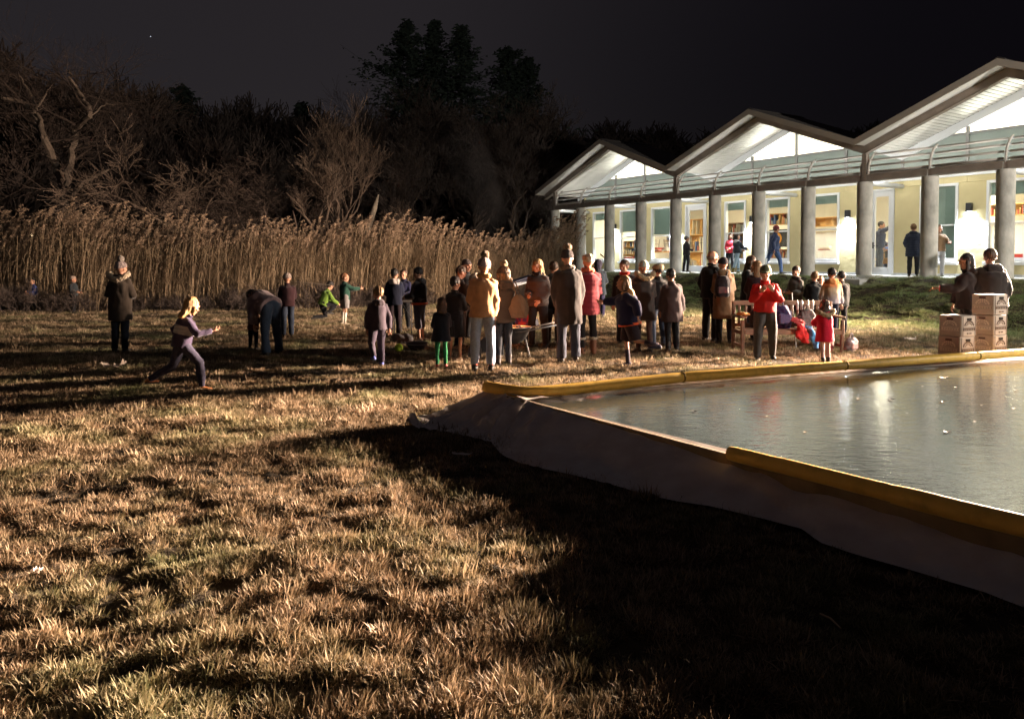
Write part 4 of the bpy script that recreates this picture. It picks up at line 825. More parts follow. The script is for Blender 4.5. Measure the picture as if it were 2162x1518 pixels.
    for s_ in (1, -1):
        hp, kn, an = J[s_]; m = mat('shoe_%.2f_%.2f_%.2f' % tuple(sc_), sc_, .6, bump=.1, scale=9); f = MB(); toe = V((s_*.012, .175*k, 0)); sole = an.z-ank
        lift = an.z-ank
        f.loft([(V((an.x, an.y-.07*k, sole+.035*k)), V((1, 0, 0)), V((0, 0, 1)), .025*k, .028*k), (V((an.x, an.y-.05*k, sole+.045*k)), V((1, 0, 0)), V((0, 0, 1)), .038*k, .042*k), (V((an.x, an.y, sole+.05*k)), V((1, 0, 0)), V((0, 0, 1)), .042*k, .05*k), (V((an.x+s_*.006, an.y+.08*k, sole+.032*k)), V((1, 0, 0)), V((0, 0, 1)), .047*k, .033*k), (V((an.x+s_*.008, an.y+.15*k, sole+.024*k)), V((1, 0, 0)), V((0, 0, 1)), .040*k, .024*k), (V((an.x+s_*.008, an.y+.185*k, sole+.02*k)), V((1, 0, 0)), V((0, 0, 1)), .018*k, .014*k)], n=12)
        if boot: f.tube([V((an.x, an.y, sole+.04*k)), an+V((0, 0, .02)), an.lerp(kn, shoes.get('h', .5))], [.05*k, .055*k, .064*k], n=14)
        so = remesh(f, .012, 'boot' if boot else 'shoe', m, o, 1)
        f = MB(); f.box((an.x+s_*.004, an.y+.055*k, sole+.008), (.082*k, .25*k, .016)); f.build('sole', mat('sole_%s' % ('pale' if (boot and shoes.get('pale')) else 'dark'), (.5, .46, .4) if (boot and shoes.get('pale')) else (.05, .045, .04), .7), so)
        if boot and shoes.get('fur'):
            f = MB(); c_ = an.lerp(kn, shoes.get('h', .5)); f.tube([c_+V((.052*k*math.cos(a), .052*k*math.sin(a), 0)) for a in np.linspace(0, 2*math.pi, 15)], .024*k, n=8, cap=False); remesh(f, .012, 'fur_cuff', FUR['cream'], so, 0, furry(.006))
        if boot and shoes.get('sock'):
            f = MB(); f.tube([an+V((0, 0, .0)), an.lerp(kn, .25)], [.036*k, .04*k], n=12); f.build('sock', mat('sock_'+shoes['n'], shoes['sock'], .9), o, smooth=True)
    if pants and pants.get('sock'):
        for s_ in (1, -1): hp, kn, an = J[s_]; f = MB(); f.tube([an, an.lerp(kn, pants.get('sockh', .5))], [.04*k, .050*k], n=12); f.build('sock', mat('sock_%s' % pants['n'], pants['sock'], .9), o, smooth=True)
    # ---- jacket
    if jacket:
        c = jacket['c']; m = jacket.get('m') or cloth('j_%s' % jacket['n'], c, 1.2, bump=.3, scale=jacket.get('ns', 14)); g = (jacket.get('g', .022)+.012)*k; w = fat; hem = jacket.get('hem', .10)*k; fl_ = jacket.get('flare', 1.06)
        b = MB(); rs = []
        bx, by = .143*k*w, .112*k*w
        legc = (J[1][1]+J[-1][1])/2-(J[1][0]+J[-1][0])/2; legc = V((0, legc.y/max(.01, -legc.z) if abs(legc.z) > .1*k else 0, -1))
        if hem > .12*k:
            for t in (1, .66, .33): rs.append((pel+V((0, legc.y*hem*t*.6, -hem*t)), V((1, 0, 0)), V((0, 1, 0)), (bx+g)*(1+(fl_-1)*t*2), (by+g)*(1+(fl_-1)*t*2.2)))
        else: rs.append((tp(0, 0, -hem), ax, ay, bx+g, by+g))
        wst = jacket.get('waist', .93 if fem else 1.0)
        rs += [(tp(0, 0, .03*k), ax, ay, bx+g, by+g), (tp(0, 0, torsoL*.36), ax, ay, (bx+g)*wst, (by+g)*wst), (tp(0, 0, torsoL*.68), ax, ay, .150*k*w+g, .118*k*w+g), (tp(0, -.01*k, shz-.02*k), ax, ay, shw*.98+g*.5, .100*k*w+g), (tp(0, -.012*k, shz+.03*k), ax, ay, shw*.70, .085*k), (tp(0, -.012*k, shz+.055*k), ax, ay, shw*.50, .072*k), (tp(0, -.012*k, neckb+.045*k), ax, ay, .068*k, .068*k)]
        b.loft(rs, n=22)
        for s_ in (1, -1):
            sp, el, wr = AJ[s_]; ct = 1.0; b.tube([sp+T @ V((-s_*.03*k, 0, .004*k)), sp, sp.lerp(el, .55), el, el.lerp(wr, .5), el.lerp(wr, .96)], [.048*k+g*.5, .056*k+g*.5, .053*k+g*.6, .050*k+g*.6, .046*k+g*.6, .040*k+g*.5], n=14)
        dp = puffer() if jacket.get('puff') else folds(.010*k, 7, int(abs(x*7+y*3)) % 40)
        jo = remesh(b, .017*max(.8, k), jacket.get('name', 'jacket'), m, o, 1, dp)
        if jacket.get('collar', True):
            f = MB(); n_ = 16; f.tube([tp(.068*k*math.cos(a), -.008*k+.066*k*math.sin(a), neckb+.055*k-.012*k*math.sin(a)) for a in np.linspace(0, 2*math.pi, n_+1)], .020*k, n=8, cap=False, flat=1.0); f.build('collar', m, jo, smooth=True)
        if jacket.get('band'):
            for (dz, col_) in jacket['band']:
                mm = mat('band_%.1f_%.1f_%.1f' % tuple(col_), col_, .7); f = MB(); f.loft([(tp(0, 0, dz*k), ax, ay, bx+g+.012, by+g+.012), (tp(0, 0, (dz+.05)*k), ax, ay, bx+g+.012, by+g+.012)], n=24); f.build('hem_band', mm, jo, smooth=True)
    if waist:  # apron / skirt pieces
        c_, z1_, z0_, n_ = waist; f = MB(); f.loft([(pel+V((0, 0, z1_*k)), V((1, 0, 0)), V((0, 1, 0)), .175*k, .145*k), (pel+V((0, 0, (z0_+z1_)/2*k)), V((1, 0, 0)), V((0, 1, 0)), .19*k, .165*k), (pel+V((0, 0, z0_*k)), V((1, 0, 0)), V((0, 1, 0)), .205*k, .18*k)], n=20); remesh(f, .02, n_, cloth('s_'+n_+'%.2f' % c_[0], c_), o, 1, folds(.012*k, 7))
    if scarf:
        f = MB(); f.tube([tp(.082*k*math.cos(a), .078*k*math.sin(a), neckb+.05*k+.01*k*math.sin(3*a)) for a in np.linspace(0, 2*math.pi, 18)], .036*k, n=10, cap=False); remesh(f, .013, 'scarf', cloth('scarf_%.2f_%.2f' % scarf[:2], scarf), o, 0, folds(.008, 18))
    # ---- hood hanging at the back (with or without fur)
    if hood:
        hm = hood.get('m') or cloth('h_%.2f_%.2f_%.2f' % hood['c'], hood['c'], 1.2)
        if hood.get('up'):
            f = MB(); f.ball(hp_(0, -.025, .02), (.108*hk, .118*hk, .135*hk), 16, 12, M=HR); f.ball(hp_(0, -.05, -.08), (.11*hk, .09*hk, .08*hk), 14, 8, M=HR); ho_ = remesh(f, .013, 'hood', hm, o, 1, folds(.008, 12))
            me = ho_.data; bm = bmesh.new(); bm.from_mesh(me); cc = hp_(0, .135, .0); dl = [v for v in bm.verts if ((v.co-cc).length < .098*hk)]; bmesh.ops.delete(bm, geom=dl, context='VERTS'); bm.to_mesh(me); bm.free()
        else:
            f = MB(); f.loft([(tp(0, -.10*k, neckb-.10*k), ax, ay, .07*k, .03*k), (tp(0, -.125*k, neckb-.03*k), ax, ay, .13*k, .055*k), (tp(0, -.11*k, neckb+.045*k), ax, ay, .13*k, .06*k), (tp(0, -.09*k, neckb+.09*k), ax, ay, .09*k, .035*k)], n=16)
            for s_ in (1, -1): capsule(f, tp(s_*.10*k, -.09*k, neckb+.03*k), tp(s_*.075*k, .05*k, neckb+.02*k), .04*k, .026*k)
            remesh(f, .014, 'hood', hm, o, 1, folds(.008, 12))
        if hood.get('fur'):
            f = MB(); wd = hood.get('w', 1.0)
            if hood.get('up'): P_ = [hp_(.088*math.sin(a), .07+.012*math.cos(a), .02+.115*math.cos(a)) for a in np.linspace(0, 2*math.pi, 22)]
            else: P_ = [tp(.165*k*wd*math.cos(a), (-.075-.105*math.sin(a))*k, neckb+(.045+.045*math.cos(2*a)-.02*math.sin(a))*k) for a in np.linspace(-.25, math.pi+.25, 20)]
            f.tube(P_, .038*k*hood.get('ft', 1), n=10); remesh(f, .011, 'fur_trim', FUR[hood['fur']], o, 0, furry(.010))
    # ---- hair
    if hair:
        hm = HAIRC[hair[0]]; f = MB(); st = hair[1]; r0 = 1.0
        f.ball(hp_(0, -.022, .040), (.087*hk, .100*hk, .100*hk), 16, 12, M=HR)
        if st in ('long', 'bob', 'pony'):
            f.ball(hp_(0, -.05, -.02), (.088*hk, .066*hk, .10*hk), 14, 10, M=HR)
            L_ = dict(long=.30, bob=.17, pony=.10)[st]; e_ = hp_(0, -.065, -.05); dn = T @ V((0, -.12, -1)).normalized()
            f.loft([(e_+dn*0, ax, ay, .088*hk, .055*hk), (e_+dn*L_*.4*k, ax, ay, (.10 if st == 'long' else .088)*hk, .055*hk), (e_+dn*L_*.8*k+T @ V((0, -.03*k, 0)), ax, ay, .098*hk, .042*hk), (e_+dn*L_*k+T @ V((0, -.035*k, 0)), ax, ay, .055*hk, .022*hk)], n=14)
            if st != 'pony':
                for s_ in (1, -1): capsule(f, hp_(s_*.075, .015, .01), hp_(s_*.078, .02, -.12 if st == 'long' else -.085), .022*hk, .022*hk)
            if st == 'pony': f.tube([hp_(0, -.11, .03), hp_(0, -.16, -.03), hp_(0, -.15, -.15)], [.02*hk, .034*hk, .014*hk], n=10)
        ho_ = remesh(f, .0115, 'hair', hm, o, 0, lambda c: .006*np.sin(c[:, 0]*230+vn3(c, 9)*8)+.006*vn3(c, 22))
        me = ho_.data; bm = bmesh.new(); bm.from_mesh(me); inv = HR.inverted(); fz = hair[2] if len(hair) > 2 else .055
        dl = [v for v in bm.verts if (lambda q: q.y > .052*hk and q.z < fz*hk and abs(q.x) < .066*hk or (q.y > -.0 and st == 'short' and q.z < .005*hk) or (st == 'short' and q.z < -.055*hk) or (st == 'bald' and (q.z > .03*hk or q.y > -.02)))(inv @ (v.co-hc))]
        bmesh.ops.delete(bm, geom=dl, context='VERTS'); bm.to_mesh(me); bm.free()
    # ---- hats
    if hat:
        ty, c = hat[0], hat[1]; c2 = hat[2] if len(hat) > 2 else tuple(v*.6 for v in c); nm_ = '%.2f%.2f%.2f' % c
        if ty in ('beanie', 'pom', 'slouch'):
            m = mat('knit_'+nm_, c, .95, c2, scale=10, stretch=(6, 6, .6) if ty != 'pom' else (9, 9, .4), bump=.8, bscale=60, lo=.45, hi=.55); f = MB()
            f.loft([(hp_(0, -.012, .022), HR @ V((1, 0, 0)), HR @ V((0, .97, .18)), .090*hk, .106*hk), (hp_(0, -.014, .045), HR @ V((1, 0, 0)), HR @ V((0, .97, .18)), .093*hk, .109*hk), (hp_(0, -.016, .075), HR @ V((1, 0, 0)), HR @ V((0, .98, .12)), .088*hk, .103*hk), (hp_(0, -.02, .108), HR @ V((1, 0, 0)), HR @ V((0, 1, 0)), .072*hk*(1.25 if ty == 'slouch' else 1), .085*hk*(1.2 if ty == 'slouch' else 1)), (hp_(0, -.025, .132), HR @ V((1, 0, 0)), HR @ V((0, 1, 0)), .045*hk, .052*hk), (hp_(0, -.03, .142), HR @ V((1, 0, 0)), HR @ V((0, 1, 0)), .015*hk, .015*hk)], n=24)
            ho_ = remesh(f, .011, 'knit_hat', m, o, 1, folds(.004 if ty != 'slouch' else .016, 14)); f = MB(); f.tube([hp_(.084*math.cos(a), -.014+.100*math.sin(a), .034+.018*math.sin(a)) for a in np.linspace(0, 2*math.pi, 22)], .014*hk, n=8, cap=False, flat=1); f.build('cuff', m, ho_, smooth=True)
            if ty == 'pom': f = MB(); f.ball(hp_(.01, -.035, .168), .052*hk, 16, 12); remesh(f, .009, 'pompom', FUR[hat[3] if len(hat) > 3 else 'brown'], ho_, 0, furry(.012))
        elif ty == 'cap':
            m = mat('cap_'+nm_, c, .85, c2, scale=12, bump=.2); f = MB(); f.loft([(hp_(0, -.012, .04), HR @ V((1, 0, 0)), HR @ V((0, 1, 0)), .089*hk, .106*hk), (hp_(0, -.014, .085), HR @ V((1, 0, 0)), HR @ V((0, 1, 0)), .084*hk, .10*hk), (hp_(0, -.016, .125), HR @ V((1, 0, 0)), HR @ V((0, 1, 0)), .058*hk, .07*hk), (hp_(0, -.016, .14), HR @ V((1, 0, 0)), HR @ V((0, 1, 0)), .02*hk, .02*hk)], n=22); ho_ = f.build('cap', m, o, smooth=True)
            f = MB(); f.loft([(hp_(0, .085, .046), HR @ V((1, 0, 0)), HR @ V((0, 0, 1)), .07*hk, .006*hk), (hp_(0, .13, .042), HR @ V((1, 0, 0)), HR @ V((0, 0, 1)), .06*hk, .006*hk), (hp_(0, .155, .034), HR @ V((1, 0, 0)), HR @ V((0, 0, 1)), .035*hk, .005*hk)], n=12); f.build('brim', m, ho_, smooth=True)
        elif ty == 'flat':
            m = mat('tweed_'+nm_, c, .95, c2, scale=50, bump=.4); f = MB(); f.loft([(hp_(0, -.01, .035), HR @ V((1, 0, 0)), HR @ V((0, 1, .1)), .09*hk, .108*hk), (hp_(0, -.005, .065), HR @ V((1, 0, 0)), HR @ V((0, 1, 0)), .108*hk, .13*hk), (hp_(0, -.01, .095), HR @ V((1, 0, 0)), HR @ V((0, 1, -.1)), .10*hk, .12*hk), (hp_(0, -.02, .125), HR @ V((1, 0, 0)), HR @ V((0, 1, 0)), .06*hk, .075*hk)], n=22); f.ball(hp_(0, .118, .05), (.06*hk, .04*hk, .01*hk), 10, 6, M=HR); remesh(f, .012, 'flat_cap', m, o, 1)
    if extra: extra(o, k, hk, tp, J, AJ, hp_, ax, ay, T)
    PEOPLE.append(o); return o
# =================================================== THE CROWD
# face: 0 = looking away from the camera, 180 = towards it, 90 = to picture left, -90 = to picture right
def PX(px, py, head_y, dz=0):   # feet pixel, crown pixel -> ground x, y, height
    x, y = G(px, py, dz); r = ray(px, head_y); return x, y, (1.6+r[2]*y/r[1])-dz
def atdepth(px, Y, head_y):
    r = ray(px, 560); x = r[0]/r[1]*Y; zz = gz(x, Y); r2 = ray(px, head_y); return x, Y, 1.6+r2[2]*Y/r2[1]-zz, zz
JE = dict(n='jeans', c=(.055, .075, .12)); LJ = dict(n='lightjeans', c=(.24, .29, .38)); BK_ = dict(n='black', c=(.014, .013, .016)); GY = dict(n='grey', c=(.10, .095, .10))
DOWN = ((4, 9, 12, 4), (4, 9, 12, 4)); POCK = ((-10, 14, 30, -10), (-10, 14, 30, -10)); HOLD = ((12, 8, 80, -22), (12, 8, 80, -22)); FACE = ((28, 12, 138, -20), (28, 12, 138, -20))
def P(px, py, hy, face, label, **kw):
    x, y, H = PX(px, py, hy); return person(x, y, H, face, label, **kw)
def D(px, Y, hy, face, label, **kw):
    x, y, H, zz = atdepth(px, Y, hy); return person(x, y, H, face, label, z=zz, **kw)
# left side of the field
P(255, 741, 550, 4, 'woman in a long taupe parka with pale fur hood, standing alone at left', jacket=dict(n='taupe', c=(.09, .066, .05), hem=.36, name='parka', g=.035, flare=1.05), pants=dict(n='dkblue', c=(.03, .035, .055)), hat=('pom', (.42, .33, .31), (.10, .08, .085), 'grey'), hood=dict(c=(.08, .06, .045), fur='cream', w=1.05, ft=1.25), arms=((6, 16, 75, -25), (6, 16, 75, -25)), legs=((2, 0, -2), (-2, 0, -2)), fem=True)
P(385, 822, 612, -60, 'running blond child in a purple jacket with a white chest panel and tan boots', jacket=dict(n='purple', c=(.11, .08, .15), hem=.08, g=.025, band=((.16, (.62, .56, .55)), (.21, (.62, .56, .55)), (.26, (.62, .56, .55)))), pants=dict(n='bluegrey', c=(.10, .09, .15)), shoes=(.45, .17, .06), hair=('blond', 'bob'), arms=((55, 12, 120, -10), (-35, 15, 30, 0)), legs=((38, 4, 5), (-20, 4, -62)), lean=12)
D(70, 24.2, 588, 150, 'small child in a bright blue jacket by the reeds at far left', jacket=dict(n='blue', c=(.05, .09, .35), hem=.08, g=.03), pants=BK_, hair=('dark', 'short'), arms=HOLD)
D(155, 24.0, 583, -100, 'dark clad child with a pale cap standing by the reeds', jacket=dict(n='dkteal', c=(.05, .06, .07), hem=.1), pants=BK_, hat=('beanie', (.5, .36, .28)), arms=HOLD)
# bending man
def man_bag(o, *a): pass
P(572, 744, 556, 48, 'man in a mauve grey hoodie and blue jeans bending far over', jacket=dict(n='mauve', c=(.42, .30, .31), hem=.04, g=.06, collar=False), pants=dict(n='workjeans', c=(.09, .12, .18), w=1.1, wide=True), hair=('dark', 'short'), arms=((38, 12, 52, -6), (38, 12, 52, -6)), legs=((8, 13, -4), (-10, 13, -10)), lean=72, head=(20, 10), hood=dict(c=(.22, .16, .16)), fat=1.12)
D(606, 16.2, 577, 20, 'person in a maroon jacket behind the bending man, back turned', jacket=dict(n='maroon', c=(.06, .02, .025), hem=.12, g=.03), pants=JE, hat=('beanie', (.2, .14, .12), (.45, .38, .33)), arms=HOLD)
D(533, 13.9, 636, -20, 'small child in a rust brown coat half hidden by the bending man', jacket=dict(n='rust', c=(.16, .05, .03), hem=.2, g=.03), pants=BK_, hair=('dark', 'short'), arms=HOLD)
# kneeling with lime top
x, y = G(682, 672)
person(x, y, 1.45, -50, 'person in a lime green top crouching on the grass by the reeds', jacket=dict(n='lime', c=(.24, .40, .06), hem=.06), pants=BK_, hair=('dark', 'short'), arms=((50, 20, 85, -10), (55, 10, 80, -15)), legs=((88, 10, -55), (20, 8, -88)), lean=22)
P(728, 683, 574, -65, 'boy in a green jacket and grey shorts holding a fishing rod by the reeds', jacket=dict(n='green', c=(.03, .10, .07), hem=.10, g=.028), pants=dict(n='shorts', c=(.38, .36, .36), cut=.42, w=1.15, sock=(.75, .66, .55), sockh=.85), shoes=(.6, .5, .38), hair=('ginger', 'short'), arms=((68, 5, 88, -8), (60, 5, 92, -10)))
P(797, 768, 601, 28, 'boy in a purple grey hooded tracksuit kicking a leg back', jacket=dict(n='plum', c=(.115, .085, .115), hem=.13, g=.03), pants=dict(n='plum', c=(.10, .075, .115), w=1.05), shoes=(.16, .2, .62), hair=('dblond', 'short'), hood=dict(c=(.125, .095, .12)), arms=((-8, 22, 8, 6), (10, 14, 22, 0)), legs=((2, 2, -2), (-12, 10, -48)), lean=4, tilt=5)
D(832, 16.6, 568, 10, 'teenager in navy with a pale grey hood at the small folding table', jacket=dict(n='navy', c=(.012, .016, .045), hem=.16, g=.03), pants=dict(n='dkmaroon', c=(.03, .016, .025)), hair=('dark', 'short'), hood=dict(c=(.55, .5, .48)), arms=HOLD)
D(852, 18.2, 569, 170, 'child with a reddish face in a dark blue coat behind the folding table', jacket=dict(n='dkblue', c=(.02, .02, .07), hem=.12), pants=BK_, hair=('brown', 'short'), arms=HOLD)
P(886, 716, 561, 68, 'boy in profile in a charcoal jacket with an orange hem band and grey trousers', jacket=dict(n='charcoal', c=(.045, .037, .037), hem=.07, g=.03, band=((-.10, (.75, .10, .02)),)), pants=dict(n='greysweat', c=(.16, .15, .19), w=1.12, cut=.72), shoes=(.4, .26, .2), hair=('dark', 'short', .05), arms=HOLD, hood=dict(c=(.04, .033, .033)), head=(8, 0))
P(932, 770, 624, 12, 'small child with brown bob, navy coat, green leggings and red shoes', jacket=dict(n='inknavy', c=(.010, .014, .025), hem=.27, g=.035, flare=1.12), pants=dict(n='leggreen', c=(.04, .33, .12), w=.72), shoes=(.55, .06, .07), hair=('brown', 'bob'), arms=HOLD)
P(962, 757, 580, -38, 'boy in a dark cap with lit cheek, black jacket and bare shins', jacket=dict(n='blackrain', c=(.014, .014, .018), hem=.12, g=.03), pants=dict(n='dkshorts', c=(.02, .022, .03), cut=.5, w=1.2), shoes=(.45, .3, .2), hat=('cap', (.03, .016, .016)), hair=('dark', 'short'), arms=HOLD)
D(983, 15.6, 548, -150, 'person in a grey knit hat and black jacket at the back of the huddle', jacket=dict(n='black2', c=(.018, .014, .015), hem=.12, g=.035, puff=1), pants=BK_, hat=('beanie', (.12, .09, .085)), arms=HOLD, fat=1.1)
D(972, 14.4, 563, -70, 'person with tousled brown hair looking down in the huddle', jacket=dict(n='black3', c=(.02, .017, .02), hem=.14, g=.03), pants=BK_, hair=('brown', 'short', .03), arms=HOLD, head=(25, 0))
D(1003, 13.4, 578, 100, 'person with pale cap beside the camel coat, mostly hidden', jacket=dict(n='dusk', c=(.05, .035, .05), hem=.14, g=.03), pants=JE, hat=('beanie', (.6, .45, .34)), arms=HOLD)
P(1020, 781, 541, -6, 'woman in a camel coat, light jeans and orange socks with a pompom hat', jacket=dict(n='camel', c=(.60, .31, .155), hem=.13, g=.026, flare=1.05, name='coat', waist=.95), pants=dict(n='lightjeans', c=(.36, .40, .50), w=.98, cut=.93), shoes=dict(c=(.02, .018, .018), h=.06, pale=True, sock=(.8, .18, .10), n='orange'), hat=('pom', (.62, .46, .44), (.22, .16, .18), 'brown'), scarf=(.46, .25, .09), arms=((-3, 9, 6, 4), (10, 12, 70, -30)), legs=((2, 3, -2), (-2, 3, -2)), fem=True)
P(1062, 766, 560, 22, 'woman in a grey pompom hat and olive brown coat with a shoulder tote', jacket=dict(n='olive', c=(.07, .055, .045), hem=.22, g=.035, flare=1.07, name='coat'), pants=dict(n='slate', c=(.045, .05, .065), w=.95), shoes=dict(c=(.035, .022, .018), h=.25), hat=('pom', (.16, .11, .095), (.09, .065, .055), 'tan'), hair=('dblond', 'long', .02), hood=dict(c=(.1, .075, .06)), arms=((20, 8, 95, -20), (10, 14, 60, -10)), fem=True, head=(0, 25))
D(1052, 13.2, 625, 160, 'small child in a blue vest between the camel coat and the tote', jacket=dict(n='brightblue', c=(.10, .19, .62), hem=.10, g=.035), pants=BK_, hair=('dark', 'short'), arms=DOWN)
P(1104, 727, 626, -15, 'toddler in a pink and purple coat beside the fire barrow', jacket=dict(n='pinkpurple', c=(.50, .06, .09), hem=.14, g=.04, flare=1.1, m=mat('pink_purple_print', (.50, .06, .09), .9, (.10, .05, .22), scale=7, lo=.45, hi=.55)), pants=BK_, shoes=(.45, .3, .26), hair=('brown', 'bob'), arms=DOWN)
P(1136, 731, 545, 150, 'blond woman in a brown puffer facing the camera beside the tall coat', jacket=dict(n='brnpuff', c=(.085, .06, .055), hem=.12, g=.032, puff=1), pants=dict(n='black', c=(.014, .013, .016), w=1.0), hair=('blond', 'long'), scarf=(.015, .013, .018), arms=((0, 12, 70, -15), (0, 14, 60, -25)), fem=True, head=(0, -15))
D(1168, 14.8, 553, 10, 'person in a dark grey hooded jacket between the blond woman and tall coat', jacket=dict(n='dkgrey', c=(.04, .035, .034), hem=.2, g=.035), pants=BK_, hair=('brown', 'short'), arms=HOLD, hood=dict(c=(.05, .045, .04)))
P(1200, 763, 527, 8, 'tall man in a long grey brown overcoat, knit hat and jeans, back turned', jacket=dict(n='overcoat', c=(.055, .043, .042), hem=.37, g=.03, flare=1.03, name='overcoat'), pants=dict(n='jeans2', c=(.075, .085, .125), w=1.05, wide=True), hat=('pom', (.05, .035, .035), (.03, .022, .022), 'brown'), scarf=(.2, .16, .14), arms=((6, 10, 22, -4), (6, 10, 22, -4)), legs=((3, 3.5, -3), (-3, 3.5, -3)))
P(1239, 746, 533, 12, 'woman in a red puffer coat with cream beret and furry brown boots', jacket=dict(n='redpuff', c=(.34, .03, .045), hem=.25, g=.034, flare=1.03, puff=1, name='puffer_coat'), pants=dict(n='blackleg', c=(.02, .015, .015), w=.85), shoes=dict(c=(.20, .07, .03), h=.52, fur=True, pale=True), hat=('slouch', (.66, .52, .38)), hair=None, scarf=(.65, .16, .08), arms=((6, 10, 60, -20), (6, 10, 60, -20)), fem=True)
D(1264, 21.5, 549, -15, 'person in a navy hooded coat at the far side of the sandwich table', jacket=dict(n='navyhood', c=(.015, .025, .04), hem=.25, g=.04), pants=dict(n='indigo', c=(.03, .025, .07)), hair=None, hood=dict(c=(.02, .015, .035), up=True), arms=HOLD)
D(1321, 14.9, 549, 165, 'smiling man with red lit cheeks and dark hair behind the running child', jacket=dict(n='blk5', c=(.03, .02, .02), hem=.12, g=.03), pants=BK_, hair=('brown', 'short'), arms=DOWN, head=(0, -18), scarf=(.45, .03, .02))
P(1327, 772, 579, 75, 'running child in navy with orange striped shorts and sandy hair', jacket=dict(n='runnavy', c=(.02, .022, .08), hem=.14, g=.05, band=((-.16, (.85, .10, .02)),)), pants=dict(n='stripe', c=(.035, .02, .03), cut=.5, w=1.15, sock=(.05, .04, .06), sockh=.6), shoes=(.03, .035, .08), hair=('dblond', 'bob'), arms=((70, 25, 100, 10), (-45, 30, 10, 10)), legs=((6, 2, -4), (-18, 8, -80)), lean=8, fat=1.15, hood=dict(c=(.55, .3, .13)))
P(1358, 740, 550, 6, 'person in a mint and cream knit hat and grey coat with tan fur collar', jacket=dict(n='greycoat', c=(.085, .062, .055), hem=.36, g=.045, flare=1.05, name='coat'), pants=dict(n='brn', c=(.12, .07, .06), w=.85), hat=('beanie', (.24, .42, .36), (.62, .48, .4)), hood=dict(c=(.09, .065, .055), fur='tan', w=1.0, ft=1.2), arms=HOLD, fem=True)
P(1388, 730, 556, 24, 'man in a tweed flat cap and black jacket, back turned', jacket=dict(n='blkjk', c=(.014, .011, .013), hem=.14, g=.04), pants=JE, hat=('flat', (.36, .28, .17), (.2, .15, .09)), hair=('dark', 'short'), arms=HOLD, legs=((4, 8, -4), (-5, 8, -8)), fat=1.12)
P(1418, 739, 566, 5, 'person in a crinkled brown long coat and knee boots behind the flat cap', jacket=dict(n='crinkle', c=(.10, .065, .065), hem=.34, g=.035, flare=1.08, name='coat'), pants=BK_, shoes=dict(c=(.04, .03, .028), h=.8), hair=('dark', 'short'), arms=DOWN, fem=True)
P(1500, 719, 529, -62, 'bald man in a black jacket in profile', jacket=dict(n='blkbald', c=(.016, .016, .016), hem=.13, g=.035), pants=BK_, hair=('grey', 'bald'), arms=POCK, legs=((2, 3, -2), (-2, 3, -2)))
P(1528, 724, 543, -8, 'woman in a long camel skirted coat and dark knit hat wearing a backpack', jacket=dict(n='camel2', c=(.27, .15, .075), hem=.46, g=.026, flare=1.08, name='coat'), pants=BK_, shoes=dict(c=(.02, .018, .018), h=.6), hat=('beanie', (.025, .02, .028)), hood=dict(c=(.36, .22, .11)), arms=HOLD, fem=True)
D(1582, 16.8, 541, -125, 'long haired woman in a black coat looking right behind the bench', jacket=dict(n='blk7', c=(.012, .012, .014), hem=.2, g=.035), pants=BK_, hair=('brown', 'long'), arms=HOLD, fem=True)
D(1597, 15.4, 551, 10, 'person with light brown bob and burgundy coat, back turned, by the bench', jacket=dict(n='burg', c=(.035, .012, .018), hem=.18, g=.035), pants=BK_, hair=('dblond', 'bob'), arms=HOLD, fem=True)
P(1614, 757, 556, 172, 'teenager in a red sweatshirt and cap eating with both hands', jacket=dict(n='red', c=(.55, .02, .018), hem=.07, g=.03, m=mat('red_sweat_print', (.55, .018, .016), .9, (.50, .022, .02), scale=6, lo=.5, hi=.6)), pants=dict(n='greytrk', c=(.11, .10, .10), w=1.08), shoes=(.03, .025, .02), hat=('cap', (.10, .11, .06), (.05, .06, .04)), hair=('dark', 'short'), arms=((32, 14, 140, -28), (32, 14, 138, -28)), legs=((3, 4, -2), (-6, 7, -16)), head=(12, 0))
D(1680, 17.3, 563, 110, 'brown haired child with a dark scarf behind the bench', jacket=dict(n='greypat', c=(.13, .125, .11), hem=.12, g=.03), pants=BK_, hair=('brown', 'short'), scarf=(.04, .03, .03), arms=HOLD, head=(18, 0))
D(1718, 17.0, 574, -35, 'child in a black hooded jacket behind the bench', jacket=dict(n='blk8', c=(.015, .02, .025), hem=.12, g=.035), pants=BK_, hair=('dblond', 'short'), scarf=(.012, .012, .014), arms=HOLD)
D(1732, 17.9, 582, 170, 'child with tangled brown hair just visible beyond the black hooded jacket', jacket=dict(n='moss', c=(.05, .045, .03), hem=.12, g=.035), pants=BK_, hair=('brown', 'bob'), arms=HOLD)
def tie():
    m = bpy.data.materials.new('tie_dye'); m.use_nodes = True; n = m.node_tree; b = n.nodes['Principled BSDF']; N = n.nodes.new; L = n.links.new; tc = N('ShaderNodeTexCoord'); sx = N('ShaderNodeSeparateXYZ'); L(tc.outputs['Generated'], sx.inputs[0]); t = N('ShaderNodeTexNoise'); t.inputs['Scale'].default_value = 7; L(tc.outputs['Generated'], t.inputs[0])
    a = N('ShaderNodeMath'); a.operation = 'MULTIPLY_ADD'; a.inputs[1].default_value = .35; L(t.outputs[0], a.inputs[0]); L(sx.outputs[2], a.inputs[2]); c = N('ShaderNodeValToRGB'); e = c.color_ramp.elements; e[0].position = .35; e[0].color = (.28, .24, .27, 1); e[1].position = 1.0; e[1].color = (.70, .20, .05, 1); x = e.new(.75); x.color = (.55, .40, .26, 1); L(a.outputs[0], c.inputs[0]); L(c.outputs[0], b.inputs['Base Color']); b.inputs['Roughness'].default_value = .9; return m
TIE = tie()
